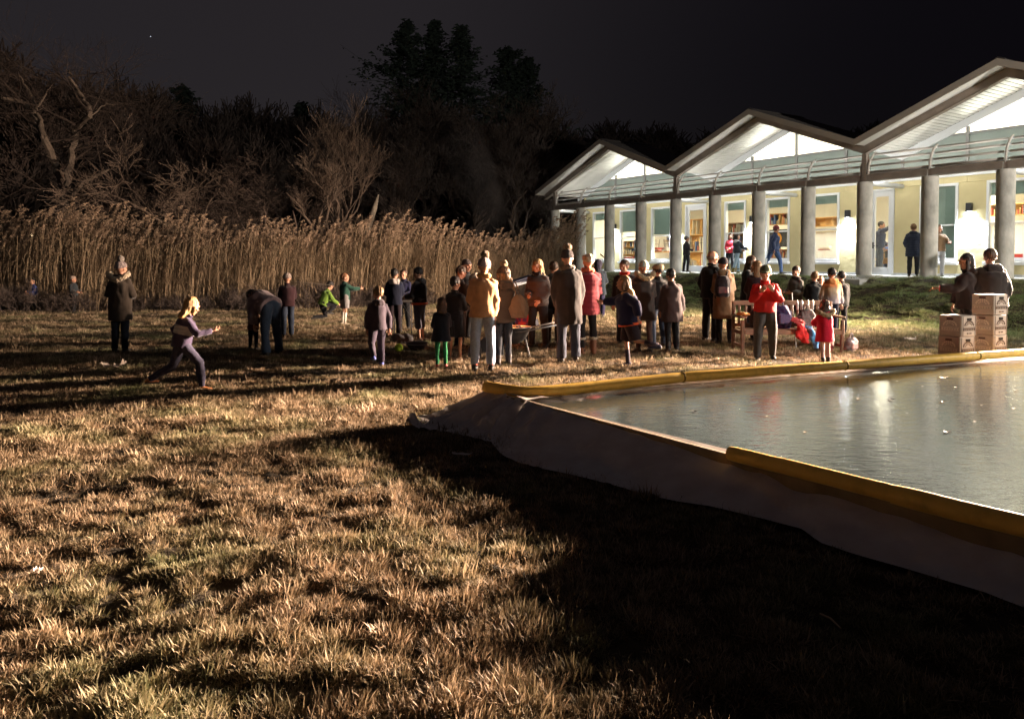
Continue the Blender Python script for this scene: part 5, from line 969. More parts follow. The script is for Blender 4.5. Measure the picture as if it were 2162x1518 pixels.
D(1757, 16.4, 566, 4, 'boy in an orange and cream tie dye hoodie, back turned', jacket=dict(n='tie', c=(.5, .3, .1), hem=.12, g=.035, m=TIE), pants=dict(n='navypt', c=(.02, .02, .05)), hair=('dark', 'short'), hood=dict(c=(.6, .22, .07)), arms=((4, 10, 10, 2), (4, 10, 10, 2)))
D(1776, 17.3, 573, 5, 'child in dark grey just right of the tie dye hoodie', jacket=dict(n='dkgr9', c=(.035, .033, .033), hem=.2, g=.03), pants=BK_, hair=('dark', 'short'), arms=DOWN)
P(1741, 763, 628, 6, 'little girl in a red coat with wide fur hood, long hair and pink leggings', jacket=dict(n='redcoat', c=(.55, .012, .04), hem=.30, g=.04, flare=1.10, name='coat'), pants=dict(n='pinkleg', c=(.6, .40, .36), w=.78), shoes=dict(c=(.03, .022, .02), h=.28), hair=('brown', 'long', .0), hood=dict(c=(.5, .015, .04), fur='tan', w=1.35, ft=1.35), arms=((35, 12, 95, -25), (35, 12, 95, -25)), fem=True)
# couple behind the crates
D(2090, 12.9, 527, 2, 'broad shouldered man in a black jacket, back turned, behind the crates', jacket=dict(n='blkman', c=(.022, .017, .017), hem=.14, g=.055), pants=BK_, hair=('brown', 'short'), arms=POCK, fat=1.22, hood=dict(c=(.03, .022, .022)))
D(2046, 13.0, 536, 62, 'woman with long dark hair and red cuffs pointing left behind the crates', jacket=dict(n='blkwom', c=(.02, .014, .016), hem=.14, g=.045), pants=BK_, hair=('dark', 'long', .02), arms=((20, 6, 30, 0), (48, 10, 92, -4)), fem=True, hood=dict(c=(.03, .02, .022)), extra=lambda o, k, hk, tp, J, AJ, hp_, ax, ay, T: MB().tube([AJ[-1][1].lerp(AJ[-1][2], .45), AJ[-1][1].lerp(AJ[-1][2], 1.0)], [.062*k, .055*k], n=14).build('red_cuff', cloth('redcuff', (.5, .03, .03)), o, smooth=True))
# on the terrace
def T_(px, d, hy, face, label, **kw):
    s = wall_at(px, 560, d)[0]; p = bw(s, d); r = ray(px, hy); H = 1.6+r[2]*p.y/r[1]-TZ-.01; return person(p.x, p.y, H, face, label, z=TZ+.005 if d < WD else TZ+.04, **kw)
T_(1928, .75, 473, -25, 'woman in a knee length navy puffer coat standing on the terrace', jacket=dict(n='navypuff', c=(.03, .04, .075), hem=.30, g=.05, flare=1.03, puff=1, name='puffer_coat'), pants=dict(n='dk', c=(.03, .03, .035)), hair=('dblond', 'short', .03), hood=dict(c=(.025, .035, .06)), arms=((-14, 24, 42, -32), (-5, 16, 60, -20)), fem=True, shoes=(.04, .03, .03))
T_(1982, 1.2, 474, 160, 'person in brown mostly hidden behind the column right of the navy puffer', jacket=dict(n='brn2', c=(.28, .17, .09), hem=.12), pants=dict(n='pale', c=(.45, .45, .48)), hair=('brown', 'long'), arms=((10, 10, 90, -5), (0, 24, 95, 10)), fem=True)
T_(1633, .9, 474, -95, 'man in a blue jacket and red knit hat striding along the terrace', jacket=dict(n='blujk', c=(.04, .06, .15), hem=.14, g=.035), pants=dict(n='bluj', c=(.07, .12, .26)), hat=('beanie', (.25, .04, .05)), hair=('dark', 'short'), arms=((-25, 8, 10, 0), (20, 8, 45, 0)), legs=((24, 2, 8), (-22, 2, -38)), lean=5)
T_(1556, 1.1, 494, -70, 'young woman in a dark jacket, pale jeans and mustard boots by the bookcase window', jacket=dict(n='drkj', c=(.05, .06, .08), hem=.08, g=.04), pants=dict(n='palej', c=(.35, .48, .6), w=.9), shoes=dict(c=(.22, .17, .03), h=.3), hair=('dark', 'pony'), hood=dict(c=(.6, .6, .62)), arms=((30, 15, 75, -10), (25, 10, 70, -20)), fem=True, legs=((-14, 2, -22), (14, 2, 4)))
T_(1541, 1.7, 493, 160, 'girl in a red top beside the young woman with mustard boots', jacket=dict(n='redtop', c=(.5, .03, .05), hem=.08), pants=dict(n='dk', c=(.03, .03, .035)), hair=('brown', 'long'), arms=HOLD, fem=True)
T_(1449, 1.4, 499, -75, 'person in a grey cap and black clothes beside the left glass door', jacket=dict(n='blkcap', c=(.025, .02, .025), hem=.14), pants=BK_, hat=('cap', (.16, .16, .17)), hair=('dark', 'short'), arms=HOLD)
T_(1346, 3.6, 492, -100, 'person in denim blue inside the second window beside the column', jacket=dict(n='denim', c=(.12, .18, .3), hem=.12), pants=JE, hair=('brown', 'short'), arms=HOLD)
T_(1857, 3.4, 470, -110, 'person in dark blue inside the right glass door', jacket=dict(n='dkb', c=(.03, .04, .09), hem=.12), pants=JE, hair=('dark', 'short'), arms=((120, 10, 150, 0), (10, 8, 60, -10)))
T_(1884, 3.0, 492, 95, 'person in a sky blue shirt at the inner edge of the right glass door', jacket=dict(n='skyb', c=(.12, .25, .6), hem=.12), pants=JE, hair=('brown', 'short'), arms=HOLD)
# =================================================== OBJECTS ON THE LAWN
def at_ground(o, px, py, rz=0, dz=0):
    x, y = G(px, py); o.location = (x, y, gz(x, y)+dz); o.rotation_euler = (0, 0, rz); return o
M_bw = mat('weathered_teak', (.13, .065, .038), .7, (.2, .11, .065), scale=5, stretch=(1, 1, 1), bump=.3, bscale=30)
M_bw2 = mat('worn_bench_rail', (.27, .17, .11), .7, (.2, .125, .08), scale=6)
# ---- slatted bench
x0, y0 = G(1560, 741); x1, y1 = G(1782, 741); bang = math.atan2(y1-y0, x1-x0)+.03; bl = math.hypot(x1-x0, y1-y0)
bench = empty('park_bench', ((x0+x1)/2, (y0+y1)/2+.25, gz((x0+x1)/2, (y0+y1)/2)), bang); tag(bench, 'slatted wooden garden bench loaded with bags', 'bench')
for sx in (-1, 1):
    for sy, hh in ((-.27, .62), (.24, .92)): MB().bevbox((sx*(bl/2-.04), sy, hh/2-.02), (.06, .06, hh), .008).build('leg', M_bw, bench)
    MB().bevbox((sx*(bl/2-.04), -.02, .645), (.075, .60, .035), .01).build('armrest', M_bw2, bench)
    MB().bevbox((sx*(bl/2-.04), -.02, .14), (.045, .46, .045), .008).build('stretcher', M_bw, bench)
    MB().bevbox((sx*(bl/2-.04), -.02, .37), (.045, .46, .06), .008).build('side_rail', M_bw, bench)
sl = MB().bevbox((0, 0, 0), (bl-.14, .075, .022), .005).mesh('seat_slat', M_bw2)
for k in range(5): link('seat_slat', sl, bench, (0, -.23+k*.098, .42))
MB().bevbox((0, -.29, .375), (bl-.14, .03, .075), .006).build('front_apron', M_bw2, bench)
MB().bevbox((0, .27, .87), (bl-.10, .045, .085), .01).build('top_rail', M_bw2, bench); MB().bevbox((0, .24, .47), (bl-.14, .04, .06), .008).build('lower_rail', M_bw, bench)
bs = MB().bevbox((0, 0, 0), (.045, .018, .36), .004).mesh('back_slat', M_bw)
nn = int((bl-.3)/.105)
for k in range(nn): link('back_slat', bs, bench, (-(bl-.3)/2+k*(bl-.3)/(nn-1), .258, .66))
def onbench(o, u, v, z, rz=0):
    c = Matrix.Rotation(bang, 3, 'Z') @ Vector((u, v, 0)); o.location = (bench.location.x+c.x, bench.location.y+c.y, bench.location.z+z); o.rotation_euler = (0, 0, bang+rz); return o
def bag(name, r, c, label, cat, puffy=.02, strap=True, c2=None):
    m = cloth('bag_'+name+'%.2f' % c[0], c, 1.5, .6); b = MB(); b.loft([(Vector((0, 0, 0)), V((1, 0, 0)), V((0, 1, 0)), r[0]*.8, r[1]*.8), (Vector((0, 0, r[2]*.25)), V((1, 0, 0)), V((0, 1, 0)), r[0]*1.05, r[1]*1.1), (Vector((0, 0, r[2]*.7)), V((1, 0, 0)), V((0, 1, 0)), r[0], r[1]), (Vector((0, 0, r[2])), V((1, 0, 0)), V((0, 1, 0)), r[0]*.6, r[1]*.5)], n=16)
    o = remesh(b, .016, name, m, None, 1, folds(puffy, 9, int(r[0]*100))); tag(o, label, cat)
    if strap: MB().tube([(r[0]*.3*math.cos(a), 0, r[2]*.95+.09*math.sin(a)) for a in np.linspace(0, math.pi, 9)], .012, n=6, cap=False).build('strap', m, o, smooth=True)
    if c2: MB().bevbox((0, -r[1]*1.02, r[2]*.45), (r[0]*1.2, .05, r[2]*.45), .02).build('pocket', cloth('pk%.2f' % c2[0], c2), o)
    return o
onbench(bag('backpack', (.20, .13, .40), (.035, .03, .13), 'navy and violet backpack lying on the bench seat', 'backpack', c2=(.13, .12, .26)), -.12, -.02, .43, .2)
onbench(bag('duffel_bag', (.13, .12, .36), (.02, .016, .02), 'black bag slumped left on the bench behind the red sweatshirt', 'bag'), -.55, .0, .43)
onbench(bag('rucksack', (.16, .10, .34), (.20, .18, .17), 'pale grey canvas rucksack leaning on the bench back', 'bag'), .38, .05, .43)
# garments hanging from the seat
def hang(name, pts, w, c, label, cat='jacket'):
    n1 = 12; vs = []
    for i in range(n1):
        t = i/(n1-1); k = min(len(pts)-2, int(t*(len(pts)-1))); f = t*(len(pts)-1)-k; p = Vector(pts[k]).lerp(Vector(pts[k+1]), f)
        for j in range(9): a = 2*math.pi*j/9; vs.append(p+Vector((w*(1+.25*math.sin(i*1.1))*math.cos(a), .045*math.sin(a)+.015*math.sin(3*a+i), 0)))
    b = MB(); b.add(vs, [(i*9+j, i*9+(j+1) % 9, (i+1)*9+(j+1) % 9, (i+1)*9+j) for i in range(n1-1) for j in range(9)]+[tuple(range(8, -1, -1)), tuple((n1-1)*9+j for j in range(9))])
    o = remesh(b, .014, name, cloth('g%.2f%.2f' % c[:2], c, 1.3), None, 1, folds(.014, 12)); tag(o, label, cat); return o
onbench(hang('red_jacket', [(0, 0, .2), (.02, -.33, .10), (.05, -.36, -.12), (.10, -.35, -.22)], .10, (.55, .03, .03), 'crumpled red jacket drooping over the front of the bench seat'), .10, -.0, .42)
onbench(hang('blue_sleeve', [(0, -.05, .06), (.0, -.34, .02), (.05, -.36, -.18), (.09, -.35, -.3)], .055, (.07, .24, .5), 'sky blue garment sleeve dangling beside the red jacket', 'jacket'), .31, 0, .41)
for i, (u, v) in enumerate(((.24, .12), (.31, .10), (.45, .16), (.53, .14))):
    b = MB(); b.tube([(0, 0, 0), (0, 0, .13), (0, 0, .155), (0, 0, .165), (0, 0, .185)], [.022, .022, .012, .010, .010], n=12); o = b.build('bottle', mat('bottle_white', (.7, .68, .64), .4)); onbench(o, u, v, .53 if i > 1 else .66 if False else .43+.12*(i > 1)); o.location.z = bench.location.z+.43+.32; tag(o, 'small pale plastic bottle poking up behind the bags on the bench', 'bottle', 'pale bottles on the bench')
x, y = G(1681, 731); MB().tube([(0, 0, 0), (-.03, .02, .5), (-.075, .05, 1.02)], [.007, .007, .006], n=6).build('x', M_white); o = bpy.data.objects['x']; o.name = 'thin_pole'; o.location = (x, y, gz(x, y)); tag(o, 'thin pale pole stuck in the grass before the bench', 'pole')
o = bag('shoulder_bag', (.14, .07, .26), (.30, .25, .27), 'pinkish grey shoulder bag leaning on the right bench leg', 'bag', c2=(.5, .3, .28)); onbench(o, bl/2+.13, -.25, .02, .5)
o = bag('red_tote', (.13, .09, .26), (.32, .03, .03), 'dull red tote under the right end of the bench', 'bag'); onbench(o, bl/2-.28, -.15, .03)
o = bag('orange_hat', (.12, .1, .06), (.55, .22, .05), 'orange gloves and hat heaped on the left bench arm', 'gloves', strap=False); onbench(o, -bl/2+.10, -.1, .665)
# ---- printed produce crates
M_k1 = mat('crate_kraft', (.60, .50, .42), .85, (.50, .41, .34), scale=4, bump=.1); M_k2 = mat('crate_print', (.10, .06, .045), .85); M_k3 = mat('crate_light_print', (.95, .85, .72), .8)
def crate():
    r = empty('crate'); w, d, h = .335, .335, .295; MB().bevbox((0, 0, h/2), (w, d, h-.004), .012).build('box', M_k1, r)
    for face in range(2):  # lattice print on the two visible sides
        Rz = Matrix.Rotation(-math.pi/2*face*-1, 3, 'Z') if face else Matrix.Identity(3)
        pm = M_k2 if face else M_k3; f = MB(); yy = -d/2-.0035
        def q(cx, cz, sx, sz, rot=0):
            M = Rz @ Matrix.Rotation(rot, 3, 'Y'); f.box(Rz @ Vector((cx, yy, cz)), (sx, .004, sz), M=M)
        for i in range(7):
            cx = -.115+i*.038
            q(cx, .105, .034, .008, .8); q(cx+.004, .106, .034, .008, -.8); 
        q(0, .084, .27, .006); q(0, .130, .27, .006)
        for i in range(9):
            a = math.pi*(i+.5)/9; rr = .095
            q(rr*math.cos(a), .150+rr*.72*math.sin(a), .022, .020, .785+a)
        for i in range(5):
            a = math.pi*(i+.5)/5; q(.055*math.cos(a), .150+.055*.72*math.sin(a), .016, .014, a)
        if face:
            for cx in (-.135, .135): q(cx, h/2, .007, h-.02)
            q(.03, .045, .05, .016); q(-.03, .045, .03, .02)
        f.build('printed_lattice', pm, r)
        g = MB(); hb = Rz @ Vector((0, yy-.001, .245)); g.box(hb, (.095, .006, .032), M=Rz); g.build('hand_hole', M_k2 if not face else mat('hole_dark', (.02, .015, .012), .9), r)
    return r
cr0 = crate(); xL, yL = atY(2020, 700, 10.95).x-.05, 10.95-.12; xR, yR = atY(2090, 700, 11.3).x-.08, 11.3-.24
crang = R(-64)
cr_spots = [(xL+.05, yL+.12, 0, 'bottom crate of the left stack, partly behind the yellow bumper'), (xL+.05, yL+.12, 1, 'second crate of the left stack, below its top one'), (xL+.06, yL+.12, 2, 'top crate of the shorter left stack at the rink edge'),
    (xR+.08, yR+.24, 0, 'bottom crate of the taller right stack'), (xR+.07, yR+.24, 1, 'second crate up in the taller right stack'), (xR+.07, yR+.25, 2, 'third crate up in the taller right stack'), (xR+.07, yR+.24, 3, 'topmost crate of the taller right stack, in front of the couple')]
for i, (x, y, lv, lb) in enumerate(cr_spots):
    o = cr0 if i == 0 else copy_tree(cr0); base = gz(x, y); o.location = (x, y, base-.06+lv*.296); o.rotation_euler = (0, 0, crang+random.uniform(-.04, .04)); tag(o, 'brown '+lb, 'crate', 'stacked printed crates behind the rink')
# ---- folding tables
M_tt = mat('table_laminate', (.40, .33, .27), .5, (.34, .28, .23), scale=3); M_leg = mat('table_leg_metal', (.05, .045, .045), .4, metal=.4)
def ftable(px, py, w, d, h, rz, label):
    r = empty('folding_table'); at_ground(r, px, py, rz); tag(r, label, 'table'); MB().bevbox((0, 0, h-.02), (w, d, .035), .01).build('tabletop', M_tt, r)
    for sx in (-1, 1):
        f = MB(); x = sx*(w/2-.18)
        for sy in (-1, 1): f.tube([(x, sy*(d/2-.08), h-.04), (x, sy*(d/2-.08), 0)], .013, n=8)
        f.tube([(x, -d/2+.08, .22), (x, d/2-.08, .22)], .01, n=6); f.tube([(x, -d/2+.08, .02), (x, -d/2+.08, .0)], .018, n=6); f.build('leg_frame', M_leg, r)
        MB().tube([(x, 0, .23), (x-sx*.3, 0, h-.05)], .008, n=6).build('brace', M_leg, r)
    return r
x, y = G(1262, 700)
t1 = ftable(1262, 705, 1.5, .7, .74, .12, 'brown folding table with foil wrapped rolls behind the red puffer coat')
M_foil = mat('foil', (.75, .68, .6), .3, (.6, .5, .42), scale=30, bump=.8, metal=.5); M_roll = mat('bread', (.6, .35, .14), .8)
for i in range(7):
    b = MB(); c = (random.uniform(-.3, .62), random.uniform(-.26, .1)); rz = random.uniform(-.6, .6)
    dx, dy = -math.sin(rz), math.cos(rz); l = .11; b.tube([(-dx*l, -dy*l, .0), (-dx*l*.6, -dy*l*.6, .0), (0, 0, .004), (dx*l*.7, dy*l*.7, 0), (dx*l, dy*l, 0)], [.034, .042, .044, .038, .012], n=10, mi=0); b.ball((-dx*l*1.0, -dy*l*1.0, 0), (.028, .028, .028), 8, 6, mi=1)
    o = b.build('wrapped_roll', [M_foil, M_roll], smooth=True); M4 = Matrix.Rotation(.12, 3, 'Z') @ Vector((c[0], c[1], 0)); o.location = (t1.location.x+M4.x, t1.location.y+M4.y, t1.location.z+.74+.042); tag(o, 'foil wrapped roll on the folding table behind the red puffer coat', 'food', 'foil wrapped rolls on the table')
t2 = ftable(858, 702, .75, .6, .74, -.2, 'small dark folding table with crossed legs between the two boys at left')
o = MB().bevbox((0, 0, .05), (.42, .3, .09), .02).build('tray', mat('steel_tray', (.28, .26, .25), .35, metal=.6)); o.location = t2.location+Vector((0, 0, .74)); tag(o, 'grey metal tray on the small dark folding table', 'tray')
o = MB().tube([(0, 0, 0), (0, 0, .11)], [.03, .042], n=14).build('paper_cup', mat('cup_white', (.72, .68, .62), .6)); o.location = t2.location+Vector((.26, -.1, .74)); tag(o, 'white cup at the right edge of the small dark table', 'cup')
# ---- fire barrow
M_iron = mat('sooty_iron', (.06, .055, .055), .5, (.12, .11, .1), scale=6, metal=.5); M_rim = mat('steel_rim', (.42, .4, .4), .3, metal=.8)
fb = empty('fire_barrow'); at_ground(fb, 1078, 745); tag(fb, 'grey steel fire barrow with glowing embers left of the toddler', 'fire pit')
b = MB(); b.loft([(V((0, 0, .22)), V((1, 0, 0)), V((0, 1, 0)), .16, .13), (V((0, 0, .30)), V((1, 0, 0)), V((0, 1, 0)), .26, .2), (V((0, 0, .50)), V((1, 0, 0)), V((0, 1, 0)), .36, .28)], n=20); b.f = b.f[:-1]; b.mi = b.mi[:-1]; b.build('tub', M_iron, fb, smooth=True)
MB().tube([(.36*math.cos(a), .28*math.sin(a), .50) for a in np.linspace(0, 2*math.pi, 25)], .013, n=8, cap=False).build('rim', M_rim, fb, smooth=True)
for sy in (-1, 1): MB().tube([(-.35, sy*.2, .42), (.2, sy*.24, .44), (.78, sy*.27, .56)], .014, n=8).build('handle', M_rim, fb, smooth=True)
for sx, sy in ((.25, -.16), (.25, .16)): MB().tube([(sx, sy, .32), (sx+.08, sy, 0)], .014, n=8).build('leg', M_rim, fb)
MB().tube([(-.38, -.03, .17), (-.38, .03, .17)], .17, n=20).build('wheel', M_blk, fb)
M_fire = mat('ember_glow', (.9, .2, .05), .8, emit=(1, .16, .03), estr=9); M_log = mat('charred_log', (.03, .022, .02), .95, bump=.5, scale=12)
for k in range(5): a = k*1.3; MB().tube([(-.22*math.cos(a), -.17*math.sin(a), .40+.03*k), (.22*math.cos(a), .17*math.sin(a), .42+.02*k)], [.04, .035], n=8).build('log', M_log, fb)
b = MB(); [b.ball((random.uniform(-.2, .2), random.uniform(-.15, .15), .40+random.uniform(0, .06)), (.05, .05, .025), 7, 5) for _ in range(14)]; tag(b.build('embers', M_fire, fb), kind='stuff')
l = bpy.data.lights.new('ember_light', 'POINT'); l.energy = 55; l.color = (1, .28, .08); l.shadow_soft_size = .15; lo_ = bpy.data.objects.new('ember_light', l); COL.objects.link(lo_); lo_.parent = fb; lo_.location = (0, 0, .62)
# wheelbarrow on its side behind the ball
wb = empty('wheelbarrow'); at_ground(wb, 880, 736, .3, -.05); wb.scale = (.62, .62, .62); tag(wb, 'dark wheelbarrow lying low behind the yellow green ball', 'wheelbarrow')
b = MB(); b.loft([(V((0, 0, .06)), V((1, 0, 0)), V((0, 1, .2)), .16, .12), (V((0, 0, .28)), V((1, 0, 0)), V((0, 1, .2)), .32, .22)], n=14); b.build('tub', mat('barrow_dark', (.03, .025, .03), .6), wb, smooth=True)
MB().tube([(.32*math.cos(a), .22*math.sin(a), .29+.04*math.sin(a)) for a in np.linspace(0, 2*math.pi, 21)], .009, n=6, cap=False).build('rim', M_rim, wb, smooth=True); MB().tube([(.2, -.1, .2), (.62, -.16, .12), (.75, -.16, .16)], .012, n=6).build('handle', M_rim, wb)
ob = bag('cloth_bag', (.22, .15, .2), (.13, .12, .125), 'grey cloth bag on the grass behind the yellow green ball', 'bag', strap=False); at_ground(ob, 848, 722)
ob = bag('grey_pouch', (.11, .09, .26), (.19, .19, .21), 'pale grey sack standing by the legs of the camel coat woman', 'bag', strap=False); at_ground(ob, 1003, 752)
# ball, plate, scraps, sticks
b = MB(); b.ball((0, 0, .075), .075, 20, 14); o = b.build('ball', mat('ball_lime', (.62, .80, .06), .5, (.5, .7, .04), scale=3), smooth=True); at_ground(o, 842, 740); tag(o, 'yellow green ball on the grass right of the kicking boy', 'ball')
M_pap = mat('paper_white', (.80, .66, .56), .7, trans=.2)
def crumple(name, px, py, w, d, hgt, m, label, cat, seed=0, dz=.03):
    r_ = random.Random(seed); n1, n2 = 9, 6; vs = []
    for i in range(n1):
        for j in range(n2): vs.append((w*(i/(n1-1)-.5)+r_.uniform(-.008, .008), d*(j/(n2-1)-.5), hgt*(abs(noise.noise(Vector((i*.55+seed, j*.7, 0))))*1.6+(1 if i in (0, n1-1) else 0)*r_.uniform(.2, .9))))
    b = MB(); b.add(vs, [(i*n2+j, (i+1)*n2+j, (i+1)*n2+j+1, i*n2+j+1) for i in range(n1-1) for j in range(n2-1)]); o = b.build(name, m, smooth=False); at_ground(o, px, py, r_.uniform(-.2, .2), dz); tag(o, label, cat); return o
crumple('paper_plate', 238, 776, .34, .16, .08, M_pap, 'bent white paper plate on the grass at left', 'paper plate', 1, .05)
crumple('paper_scrap', 80, 1222, .05, .04, .025, M_pap, 'small white scrap low at the left in the near grass', 'scrap', 2, .04)
crumple('paper_scrap', 293, 868, .05, .02, .012, M_pap, 'tiny pale scrap in the middle of the left lawn', 'scrap', 3, .05)
crumple('cloth_rag', 1920, 720, .26, .14, .06, mat('rag', (.6, .5, .42), .9), 'pale rag on the lawn between red coated girl and crates', 'rag', 4, .05)
crumple('plastic_sheet', 975, 968, .16, .05, .012, M_liner, 'flat strip of clear film on the shaded grass by the liner', 'film', 5, .05)
crumple('paper_scrap', 1892, 694, .07, .04, .02, M_pap, 'small white scrap at the foot of the grassy bank', 'scrap', 6, .04)
crumple('paper_scrap', 1412, 762, .12, .04, .015, M_pap, 'pinkish scrap on the grass behind the rink right of the striped shorts', 'scrap', 7, .05)
for (ax_, ay_, bx_, by_, lb) in ((686, 780, 738, 777, 'pale straight twig on the grass below the kicking boy'), (355, 862, 432, 866, 'thin dry twig on the left lawn'), (1732, 1290, 1775, 1320, 'thin straw stalk in the dark foreground')):
    a = G(ax_, ay_); c = G(bx_, by_); MB().tube([(0, 0, 0), ((c[0]-a[0])*.5, (c[1]-a[1])*.5, .012), (c[0]-a[0], c[1]-a[1], 0)], [.005, .005, .003], n=5).build('twig', mat('twig_pale', (.6, .42, .26), .8)); o = bpy.data.objects['twig'] if 'twig' in bpy.data.objects and not bpy.data.objects['twig'].get('label') else [q for q in bpy.data.objects if q.name.startswith('twig') and not q.get('label')][0]; o.location = (a[0], a[1], gz(*a)+.055); tag(o, lb, 'twig')
# fishing rod held by the green boy
bx, by = G(728, 683); p0 = Vector((bx-.36, by+.22, gz(bx, by)+1.0)); o = MB().tube([(0, 0, 0), (-.7, -.02, .07), (-1.7, .0, .16)], [.012, .007, .003], n=6).build('fishing_rod', mat('rod', (.3, .24, .18), .5)); o.location = p0; tag(o, 'long thin rod held out leftwards by the boy in green', 'rod')
# tote and backpack on people
def person_at(sub): return [p for p in PEOPLE if sub in p['label']][0]
pp = person_at('shoulder tote'); b = MB()
b.loft([(V((0, 0, 0)), V((1, 0, 0)), V((0, 1, 0)), .14, .08), (V((0, 0, .16)), V((1, 0, 0)), V((0, 1, 0)), .185, .075), (V((0, 0, .36)), V((1, 0, 0)), V((0, 1, 0)), .12, .035), (V((0, 0, .42)), V((1, 0, 0)), V((0, 1, 0)), .06, .02)], n=14)
o = remesh(b, .014, 'tote_bag', cloth('tote', (.30, .2, .13), 1.15), None, 1, folds(.008, 9)); o.location = pp.location+Vector((.25, -.12, .74)); o.scale = (.85, .85, .85); tag(o, 'beige canvas tote hanging from the shoulder of the olive coat woman', 'tote bag')
MB().tube([(-.05, 0, .40), (-.10, .02, .62), (-.07, .05, .66), (.03, 0, .40)], .012, n=6).build('strap', cloth('tote', (.30, .2, .13)), o)
pp = person_at('wearing a backpack'); b = MB(); b.loft([(V((0, 0, 0)), V((1, 0, 0)), V((0, 1, 0)), .12, .07), (V((0, 0, .10)), V((1, 0, 0)), V((0, 1, 0)), .15, .10), (V((0, 0, .32)), V((1, 0, 0)), V((0, 1, 0)), .14, .085), (V((0, 0, .40)), V((1, 0, 0)), V((0, 1, 0)), .08, .05)], n=14)
o = remesh(b, .014, 'backpack', cloth('bpblack', (.022, .018, .022), 2), None, 1, folds(.006, 12)); o.location = pp.location+Vector((-.10, -.25, .92)); o.rotation_euler = (0, 0, R(-8)); tag(o, 'black backpack worn by the camel skirted woman', 'backpack')
for sx in (-1, 1): MB().tube([(sx*.08, .08, .36), (sx*.10, .12, .47), (sx*.11, .22, .50)], .014, n=6).build('strap', cloth('bpblack', (.022, .018, .022)), o)
MB().bevbox((.0, -.09, .13), (.2, .05, .14), .02).build('front_pocket', mat('bp_sheen', (.06, .05, .06), .35), o)
# white bucket on the terrace, boards by the bank
s = wall_at(1607, 560, .3)[0]; o = MB().tube([(0, 0, 0), (0, 0, .30), (0, 0, .305)], [.12, .15, .155], n=20).build('bucket', mat('bucket_white', (.7, .72, .74), .5), smooth=True); p = bw(s, .42, 0); o.location = (p.x, p.y, TZ+.28); tag(o, 'white bucket on a stool beside the column left of the striding man', 'bucket')
st_ = empty('stool', (p.x, p.y, TZ)); tag(st_, 'small black stool under the white bucket', 'stool'); MB().tube([(0, 0, .25), (0, 0, .275)], .16, n=16).build('seat', M_blk, st_); [MB().tube([(.1*math.cos(a), .1*math.sin(a), .25), (.15*math.cos(a), .15*math.sin(a), 0)], .012, n=6).build('leg', M_blk, st_) for a in (.8, 2.4, 3.9, 5.5)]
for (px, py, ln, rz, lb) in ((1105, 590, 1.3, .55, 'long white sled board propped on the slope behind the blond woman'), (1092, 586, 1.0, .75, 'second pale board crossing the first on the slope')):
    x, y = atY(px, py, 21.0).x, 21.0; o = MB().bevbox((0, 0, 0), (ln, .32, .05), .02).build('white_board', mat('board_offwhite', (.42, .42, .44), .6)); o.location = (x, y, 1.02); o.rotation_euler = (R(12), R(-16), rz*.5); tag(o, lb, 'board')
    MB().bevbox((.1, 0, .04), (ln*.6, .2, .04), .01).build('dark_straps', mat('dark_strap', (.03, .03, .05), .7), o)
ob = bag('dark_bag', (.35, .2, .28), (.03, .03, .045), 'dark heap of bags on the slope below the white boards', 'bag', strap=False); x, y = atY(1105, 625, 18.5).x, 18.5; ob.location = (x, y, gz(x, y))
tr = MB(); tr.bevbox((0, 0, .38), (1.0, .5, .04), .01); tr.tube([(-.4, 0, 0), (-.4, 0, .38)], .02); tr.tube([(.4, 0, 0), (.4, 0, .38)], .02)
# ---- flood mast whose light falls across the field (outside the frame)
ms = empty('floodlight_mast', (FLOOD.x+.25, FLOOD.y+.25, gz(FLOOD.x, FLOOD.y)), 0); tag(ms, 'twin headed floodlight on a tripod at the right end of the bank', 'floodlight')
MB().tube([(0, 0, 0), (0, 0, FLOOD.z-ms.location.z)], .03, n=10).build('pole', M_blk, ms)
for a in (0, 2.1, 4.2): MB().tube([(0, 0, .9), (.6*math.cos(a), .6*math.sin(a), 0)], .018, n=6).build('leg', M_blk, ms)
for yy in (-.25, .1): b = MB(); b.bevbox((.06, yy, FLOOD.z-ms.location.z), (.12, .3, .24), .02); b.build('lamp_head', M_blk, ms)
pl_ = empty('added_lamp_post', (19.25, 4.9, 0)); tag(pl_, 'slim added lamp post behind the rink outside the frame', 'lamp post'); MB().tube([(0, 0, -.2), (0, 0, 5.7)], [.07, .05], n=12).build('pole', M_steel, pl_, smooth=True); MB().bevbox((.1, .0, 5.65), (.3, .3, .1), .02).build('lamp_head', M_blk, pl_)  # post added to carry the unseen facade lamp
# ---- tiny lights far beyond the reeds and one star
M_far = mat('far_lamp', (1, 1, 1), .5, emit=(1, .8, .45), estr=25)
for (px, py, Y, r_, lb) in ((68, 494, 70, .09, 'left tiny house light glinting through the reeds'), (138, 500, 70, .07, 'right tiny house light glinting through the reeds')):
    o = MB().bevbox((0, 0, 0), (r_*2, .05, r_*3.5), .01).build('house_light', M_far, loc=atY(px, py, Y)); tag(o, lb, 'light')
o = MB().ball((0, 0, 0), .55, 10, 8).build('star', mat('star_glow', (1, 1, 1), .5, emit=(.8, .85, 1), estr=.8), loc=atY(318, 78, 900)); tag(o, 'single faint star high at upper left', 'star')
